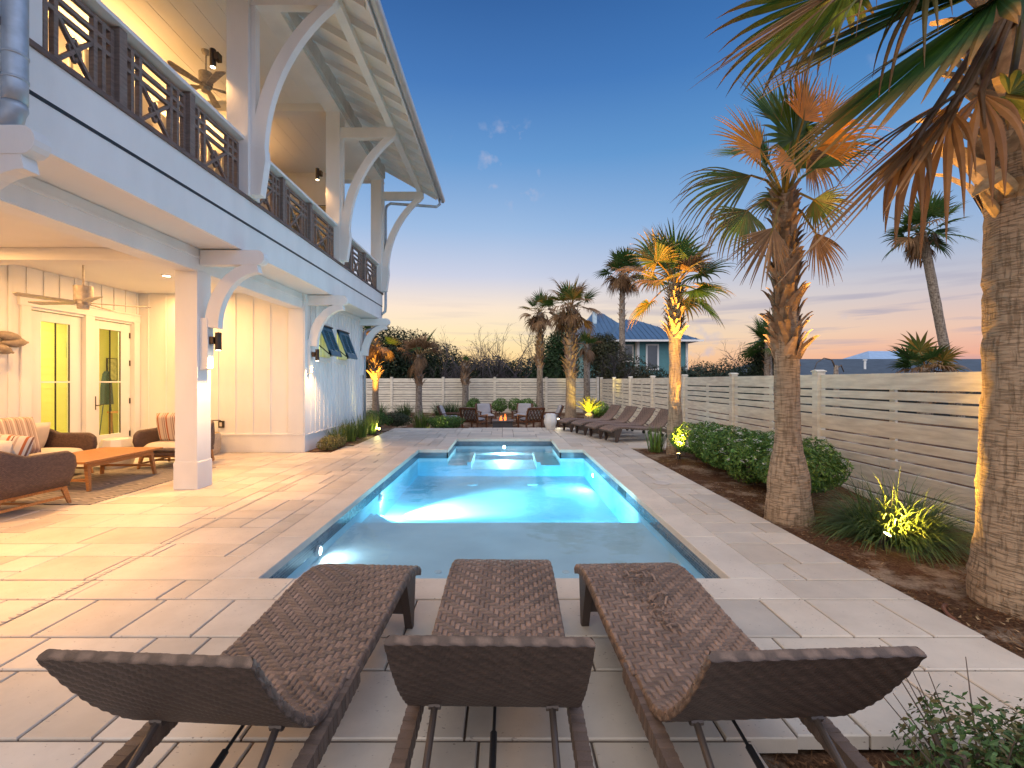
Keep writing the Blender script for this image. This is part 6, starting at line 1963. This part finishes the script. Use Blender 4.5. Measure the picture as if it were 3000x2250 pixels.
for k, (x, y, r, lab) in enumerate(((-.25, 23.8, .5, 'rounded green shrub by the back fence behind the fire pit, leftmost'), (.65, 23.9, .5, 'rounded green shrub by the back fence behind the fire pit, second'), (1.15, 23.6, .55, 'rounded green shrub by the back fence, beside the slim palm'),
                                    (-1.55, 23.7, .4, 'small shrub by the back fence, right of the stubby palm trunk'), (4.1, 20.2, .6, 'leafy shrub right of the sago palm'))):
    shrub('round_shrub', lab, 'shrub', [(x, y, GZ + .45, r, r, .42)], 1600, .045, HG, 60 + k, z0=GZ, group='shrubs along the back fence')
for k, (x, y, lab) in enumerate(((-6.2, 22.8, 'tufted dark grass at the back fence, leftmost'), (-4.9, 22.8, 'tufted dark grass at the back fence, second'), (-3.1, 22.9, 'tufted dark grass at the back fence, right of the brown topped palm'), (-2.55, 23.1, 'tufted dark grass at the back fence, beside the stubby palm trunk'))):
    grass('grass_tuft', lab, 'grass clump', x, y, GZ, 220, .75, .9, .010, GG, 70 + k, droop=.5, rad=.3, group='grass tufts at the back fence')
# sago palm
rnd = random.Random(2); t = empty('sago_palm', (3.62, 19.8, GZ)); tag(t, 'sago palm glowing yellow in front of the corner of the fences', 'sago palm')
mb = MB(); mb.lathe((0, 0, 0), [(.17, -.05), (.20, .1), (.18, .3), (.10, .36)], 14); mb.build('trunk', BOOT if False else BARK2, t)
for k in range(46):
    a = k * 2.4; el = R(88 - 50 * (k / 46) ** .8 + rnd.uniform(-4, 4)); d = Vector((math.cos(a) * math.cos(el), math.sin(a) * math.cos(el), math.sin(el)))
    p = Vector((0, 0, .32)); mb = MB(); side = Vector((-math.sin(a), math.cos(a), 0)); pts = []
    for i in range(9):
        pts.append((p.copy(), d.copy())); d = (d + er_ * 0 if False else d + Vector((0, 0, -.06))).normalized(); p = p + d * .092
    q = rnd.uniform(.8, 1.2)
    for i in range(8):
        (a0, d0), (a1, d1) = pts[i], pts[i + 1]
        w = .085 * math.sin(PI * (i + 1.2) / 9.5)
        for s_ in (-1, 1):
            for j in range(3):
                b = a0.lerp(a1, j / 3); e = side * s_ * w + d0 * .05 + Vector((0, 0, .015))
                mb.add([b, b + d0 * .012, b + e], [(0, 1, 2)], (.20 * q, .21 * q, .03 * q, 1))
        mb.bar(a0, a1, .012, .012, col=(.22, .2, .04, 1))
    mb.build('frond', FOL, t, fix=False)
# rose bush in the near right corner
rb = shrub('rose_bush', 'small leafy rose bush in the near right corner', 'shrub', [(1.56, 1.50, .19, .28, .24, .22), (1.80, 1.50, .17, .26, .22, .20)], 3800, .016, [(.05, .10, .03), (.07, .13, .04), (.11, .10, .04)], 90, z0=-.07, lumps=12, shell=.3)
mb = MB(); rnd = random.Random(3)
for k in range(26):
    a = rnd.uniform(0, 2 * PI); r = rnd.uniform(.15, .38); h = rnd.uniform(.25, .52)
    mb.tube([(0, 0, 0), (math.cos(a) * r * .5, math.sin(a) * r * .5, h * .6), (math.cos(a) * r, math.sin(a) * r, h)], [.004, .003, .0015], 5)
mb.build('twigs', STEM, rb)
mb = MB(); mb.tube([(2.62 + .22 * math.cos(a), 2.55 + .5 * math.sin(a), gh(2.9, 2.5) + .02) for a in [R(100 + i * 12) for i in range(14)]], .012, 8)
mb.v = [(x + .32, y, z) for x, y, z in mb.v]
o = mb.build('garden_hose', pm('hose_rubber', (.16, .06, .03), .5), smooth=True); tag(o, 'reddish brown hose curving over the mulch at the right frame edge', 'hose')

# bare trees and evergreens beyond the fences
def branch(mb, p, d, L, r, depth, rnd, leafs=None):
    n = 4; pts = [p]; q = p.copy(); dd = d.copy()
    for i in range(n):
        dd = (dd + Vector((rnd.gauss(0, .16), rnd.gauss(0, .16), rnd.gauss(.03, .1)))).normalized(); q = q + dd * L / n; pts.append(q.copy())
    mb.tube(pts, [r * (1 - .35 * i / n) for i in range(n + 1)], 4 if depth < 3 else 3, cap=False)
    if depth == 0:
        if leafs is not None: leafs.append(pts[-1])
        return
    for k in range(rnd.choice((2, 3, 3))):
        a = pts[rnd.choice((2, 3, 4))]; nd = (dd + Vector((rnd.gauss(0, .6), rnd.gauss(0, .6), rnd.gauss(.15, .35)))).normalized()
        branch(mb, a, nd, L * rnd.uniform(.6, .82), r * .58, depth - 1, rnd, leafs)
TWIG = pm('bare_twig', (.075, .065, .07), .8, var=.3)
def bare_tree(x, y, h, seed, label, stems=3, nleaf=60):
    rnd = random.Random(seed); t = empty('bare_tree', (x, y, -.3)); tag(t, label, 'tree', 'bare trees beyond the back fence')
    mb = MB(); tips = []
    for k in range(stems):
        branch(mb, Vector((rnd.uniform(-.3, .3), rnd.uniform(-.3, .3), 0)), Vector((rnd.gauss(0, .42), rnd.gauss(0, .3), 1)).normalized(), h * .36, .05 * h / 4, 5, rnd, tips)
    mb.build('branches', TWIG, t, fix=False)
    mb = MB()
    for k in range(nleaf):
        p = rnd.choice(tips); leaves(mb, p.x, p.y, p.z, .06, .06, .06, 1, .05, rnd, [(.04, .05, .04), (.06, .05, .04)])
    mb.build('leaves', FOL, t, fix=False)
bare_tree(-3.4, 27.5, 5.0, 3, 'bare twiggy tree beyond the back fence, leftmost')
bare_tree(-1.7, 28.5, 5.2, 9, 'bare twiggy tree beyond the back fence above the stubby palm')
bare_tree(-.1, 28.0, 6.0, 14, 'tallest bare tree beyond the back fence, above the dome shaped roof')
bare_tree(1.6, 29.0, 5.4, 19, 'bare twiggy tree left of the slim palm')
bare_tree(6.2, 28.0, 4.6, 23, 'thin bare tree beyond the fence corner, left of the teal house')
bare_tree(12.2, 31.0, 3.6, 29, 'thin bare shrub in front of the teal house', stems=5)
bare_tree(12.6, 22.5, 4.3, 31, 'thin branching tree beyond the right fence, left of the green palm', stems=2)
def evergreen(name, label, x, y, blobs, n, size, cols, seed, group):
    return shrub(name, label, 'tree', [(x + b[0], y + b[1], b[2] * 1.05, b[3] * 1.1, b[4], b[5] * 1.12) for b in blobs], int(n * 1.9), size * 1.15, cols, seed, group=group, z0=-.3, lumps=14, shell=.25)
GE = 'evergreens beyond the fences'
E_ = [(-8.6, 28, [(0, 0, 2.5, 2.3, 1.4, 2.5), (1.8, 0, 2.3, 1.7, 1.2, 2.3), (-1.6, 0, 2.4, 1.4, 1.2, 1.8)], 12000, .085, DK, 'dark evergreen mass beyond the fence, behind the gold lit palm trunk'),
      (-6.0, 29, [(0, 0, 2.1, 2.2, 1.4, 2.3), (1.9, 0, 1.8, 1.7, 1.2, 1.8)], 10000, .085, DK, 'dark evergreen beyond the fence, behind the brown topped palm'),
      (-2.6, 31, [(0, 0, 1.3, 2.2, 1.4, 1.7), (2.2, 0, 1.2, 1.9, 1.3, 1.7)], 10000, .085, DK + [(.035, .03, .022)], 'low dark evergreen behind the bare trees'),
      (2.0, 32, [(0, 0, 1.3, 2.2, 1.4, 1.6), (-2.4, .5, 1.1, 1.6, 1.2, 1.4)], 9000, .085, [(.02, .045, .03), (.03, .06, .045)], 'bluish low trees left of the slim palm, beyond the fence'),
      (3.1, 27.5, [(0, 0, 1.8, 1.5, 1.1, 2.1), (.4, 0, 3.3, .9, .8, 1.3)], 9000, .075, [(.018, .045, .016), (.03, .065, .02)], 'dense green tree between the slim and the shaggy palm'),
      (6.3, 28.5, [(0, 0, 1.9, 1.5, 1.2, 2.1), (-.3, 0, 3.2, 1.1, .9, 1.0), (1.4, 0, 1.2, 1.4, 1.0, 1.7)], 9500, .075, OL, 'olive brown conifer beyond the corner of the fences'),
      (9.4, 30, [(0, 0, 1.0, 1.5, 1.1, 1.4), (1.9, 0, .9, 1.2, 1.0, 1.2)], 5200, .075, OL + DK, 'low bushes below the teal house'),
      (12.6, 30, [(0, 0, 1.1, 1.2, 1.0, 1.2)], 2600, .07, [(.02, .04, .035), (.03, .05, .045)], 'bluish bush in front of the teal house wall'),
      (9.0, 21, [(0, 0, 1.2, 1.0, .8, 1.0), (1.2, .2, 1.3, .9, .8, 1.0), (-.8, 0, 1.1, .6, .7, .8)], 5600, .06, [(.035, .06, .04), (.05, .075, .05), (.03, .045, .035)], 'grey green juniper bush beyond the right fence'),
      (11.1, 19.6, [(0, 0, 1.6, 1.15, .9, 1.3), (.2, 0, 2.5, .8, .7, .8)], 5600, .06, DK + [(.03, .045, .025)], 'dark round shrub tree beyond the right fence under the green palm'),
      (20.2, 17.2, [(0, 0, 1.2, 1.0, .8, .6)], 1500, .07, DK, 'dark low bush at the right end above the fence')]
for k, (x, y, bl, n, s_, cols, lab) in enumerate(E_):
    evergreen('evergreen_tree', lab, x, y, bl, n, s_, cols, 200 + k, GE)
# drooping dead palm behind the fence
t = empty('dead_palm', (12.6, 17.6, -.3)); tag(t, 'small dead palm with two bent over bare stalks, beyond the right fence', 'palm tree')
mb = MB(); mb.tube([(0, 0, 0), (.02, 0, 1.5), (0, 0, 2.35)], [.12, .10, .07], 8); mb.build('trunk', BARK2, t, smooth=True)
for k, pts in enumerate(([(0, 0, 2.2), (-.15, 0, 2.55), (-.45, 0, 2.62), (-.72, 0, 2.45), (-.85, 0, 2.1)], [(0, 0, 1.95), (-.5, 0, 1.95), (-.9, 0, 1.9), (-1.3, 0, 1.8)], [(0, 0, 2.2), (.2, 0, 2.35), (.3, 0, 2.1)])):
    mb = MB(); mb.tube(pts, [.035, .03, .02, .015, .01][:len(pts)], 6); mb.build('stalk', STEM, t, smooth=True)
mb = fan((.05, 0, 1.9), (.9, 0, .1), .8, n=14, spread=70, droop=1.2, rnd=random.Random(5), c0=GREEN, c1=BROWN); mb.build('frond', LEAF, t, fix=False)

# ------------------------------------------------------------------ neighbouring houses
BLUEROOF = pm('blue_metal_roof', (.085, .15, .24), .35, metal=.3, var=.08)
TEAL = pm('teal_siding', (.10, .26, .28), .6, var=.08)
def hip_roof(mb, x0, x1, y0, y1, z0, z1, rx0, rx1, seams=True):
    ym = (y0 + y1) / 2
    mb.add([(x0, y0, z0), (x1, y0, z0), (x1, y1, z0), (x0, y1, z0), (rx0, ym, z1), (rx1, ym, z1)], [(0, 1, 5, 4), (1, 2, 5), (2, 3, 4, 5), (3, 0, 4), (0, 3, 2, 1)])
    # standing seams on the front slope
    n = int((x1 - x0) / .42) if seams else 0
    for k in range(1, n):
        x = x0 + (x1 - x0) * k / n
        if x < rx0: f = (x - x0) / (rx0 - x0)
        elif x > rx1: f = (x1 - x) / (x1 - rx1)
        else: f = 1
        # slope seams run straight up
        p = Vector((x, y0, z0 + .02)); q = Vector((x, y0 + (ym - y0) * f, z0 + (z1 - z0) * f + .02))
        mb.bar(p, q, .04, .05)
t = empty('neighbour_house', (12.5, 38, -.3)); tag(t, 'teal two storey house with a blue metal hip roof beyond the back fence', 'house')
def NB(name, mb, mat, parent=None):
    o = mb.build(name, mat); o.parent = parent or t
    if parent is None: o.location = (-12.5, -38, .3)
    return o
sc_ = 38 / 1001.0
def px(x): return (x - 1089) * sc_
def pz(y): return 1.45 - (y - 823) * sc_
mb = MB()
mb.box(px(1330), px(1378), 38.6, 46, -.3, pz(738)); mb.box(px(1378), px(1484), 38.0, 46, -.3, pz(738))
for k in range(34):
    z = pz(738) - .15 * k - .1; mb.box(px(1378) - .001, px(1484) + .001, 37.985, 38.0, z, z + .02)
NB('wall', mb, TEAL)
mb = MB(); mb.box(px(1376), px(1381), 37.96, 38.6, -.3, pz(738)); mb.box(px(1481), px(1486), 37.96, 38.1, -.3, pz(738)); NB('corner_trim', mb, WHITE)
mb = MB(); hip_roof(mb, px(1312), px(1508), 36.9, 47, pz(738), pz(686) + .35, px(1372), px(1400)); NB('front_roof', mb, BLUEROOF)
mb = MB(); hip_roof(mb, px(1262), px(1410), 41, 52, pz(722), pz(676) + 1.2, px(1322), px(1350)); NB('rear_roof', mb, BLUEROOF)
mb = MB(); mb.box(px(1280), px(1400), 42, 51, -.3, pz(722)); NB('rear_wall', mb, TEAL)
mb = MB(); mb.box(px(1312), px(1321), 44, 44.5, pz(700), pz(664) + .6); NB('chimney', mb, pm('pale_blue_paint', (.45, .58, .66), .5))
mb = MB(); mb.box(px(1312) + .0, px(1508) - .0, 36.88, 36.92, pz(740), pz(736)); NB('eave_trim', mb, WHITE)
def nwin(x0, x1, y0, y1, yy):
    mb = MB(); a, b, c, d = px(x0), px(x1), pz(y1), pz(y0); w = .13
    mb.box(a, a + w, yy - .06, yy, c, d); mb.box(b - w, b, yy - .06, yy, c, d); mb.box(a + w, b - w, yy - .06, yy, d - w, d); mb.box(a + w, b - w, yy - .06, yy, c, c + w)
    f = NB('window', mb, WHITE)
    mb = MB(); mb.box(a + w, b - w, yy - .03, yy - .02, c + w, d - w); o = mb.build('pane', GLASSDARK); o.parent = f
nwin(1339, 1373, 743, 782, 38.6); nwin(1395, 1423, 743, 800, 38.0)
# roofs showing above the fence
def roof_house(label, x0, x1, y0, y1, zw, zr, wallm, roofm, rx=None):
    cx, cy = (x0 + x1) / 2, (y0 + y1) / 2
    h = empty('neighbour_house', (cx, cy, -.3)); tag(h, label, 'house')
    mb = MB(); mb.box(x0 + .4, x1 - .4, y0 + .4, y1 - .4, -.3, zw); o = mb.build('wall', wallm, h); o.location = (-cx, -cy, .3)
    mb = MB(); hip_roof(mb, x0, x1, y0, y1, zw, zr, *(rx or (cx - (x1 - x0) * .2, cx + (x1 - x0) * .2)), seams=False); o = mb.build('roof', roofm, h); o.location = (-cx, -cy, .3)
    return h
GREYR = pm('grey_shingle', (.16, .19, .22), .7, var=.2, vs=3)
roof_house('low grey roof beyond the back fence under the bare trees', -3.1, .5, 40, 46, 1.7, 2.45, TEAL, GREYR)
h = roof_house('long dark roof beyond the right fence behind the dead palm', 13.0, 34.0, 20.5, 30, 1.55, 2.65, pm('dark_wall', (.05, .05, .045), .8), pm('dark_shingle', (.055, .075, .10), .75, var=.2, vs=3), rx=(14.0, 33))  # even dark wall colour, seen between the fence boards
mb = MB(); mb.tube([(14.3, 23.6, 2.2), (14.3, 23.6, 2.75)], .12, 10); mb.tube([(14.3, 23.6, 2.7), (14.3, 23.6, 2.8)], [.18, .05], 10); o = mb.build('roof_vent', METAL, h); o.location = (-23.5, -25.25, .3)
mb = MB(); mb.tube([(17.6, 22.6, 1.8), (17.6, 22.6, 2.5)], .05, 8); mb.tube([(17.6, 22.6, 2.45), (17.6, 22.6, 2.5)], .09, 8); o = mb.build('vent_pipe', WHITEPL, h); o.location = (-23.5, -25.25, .3)
roof_house('pale blue roofed turquoise house far right, behind the bushy palm', 27.0, 36.5, 34, 42, 2.35, 3.9, pm('turquoise_wall', (.06, .42, .40), .6), pm('pale_roof', (.30, .42, .58), .5, metal=.2))
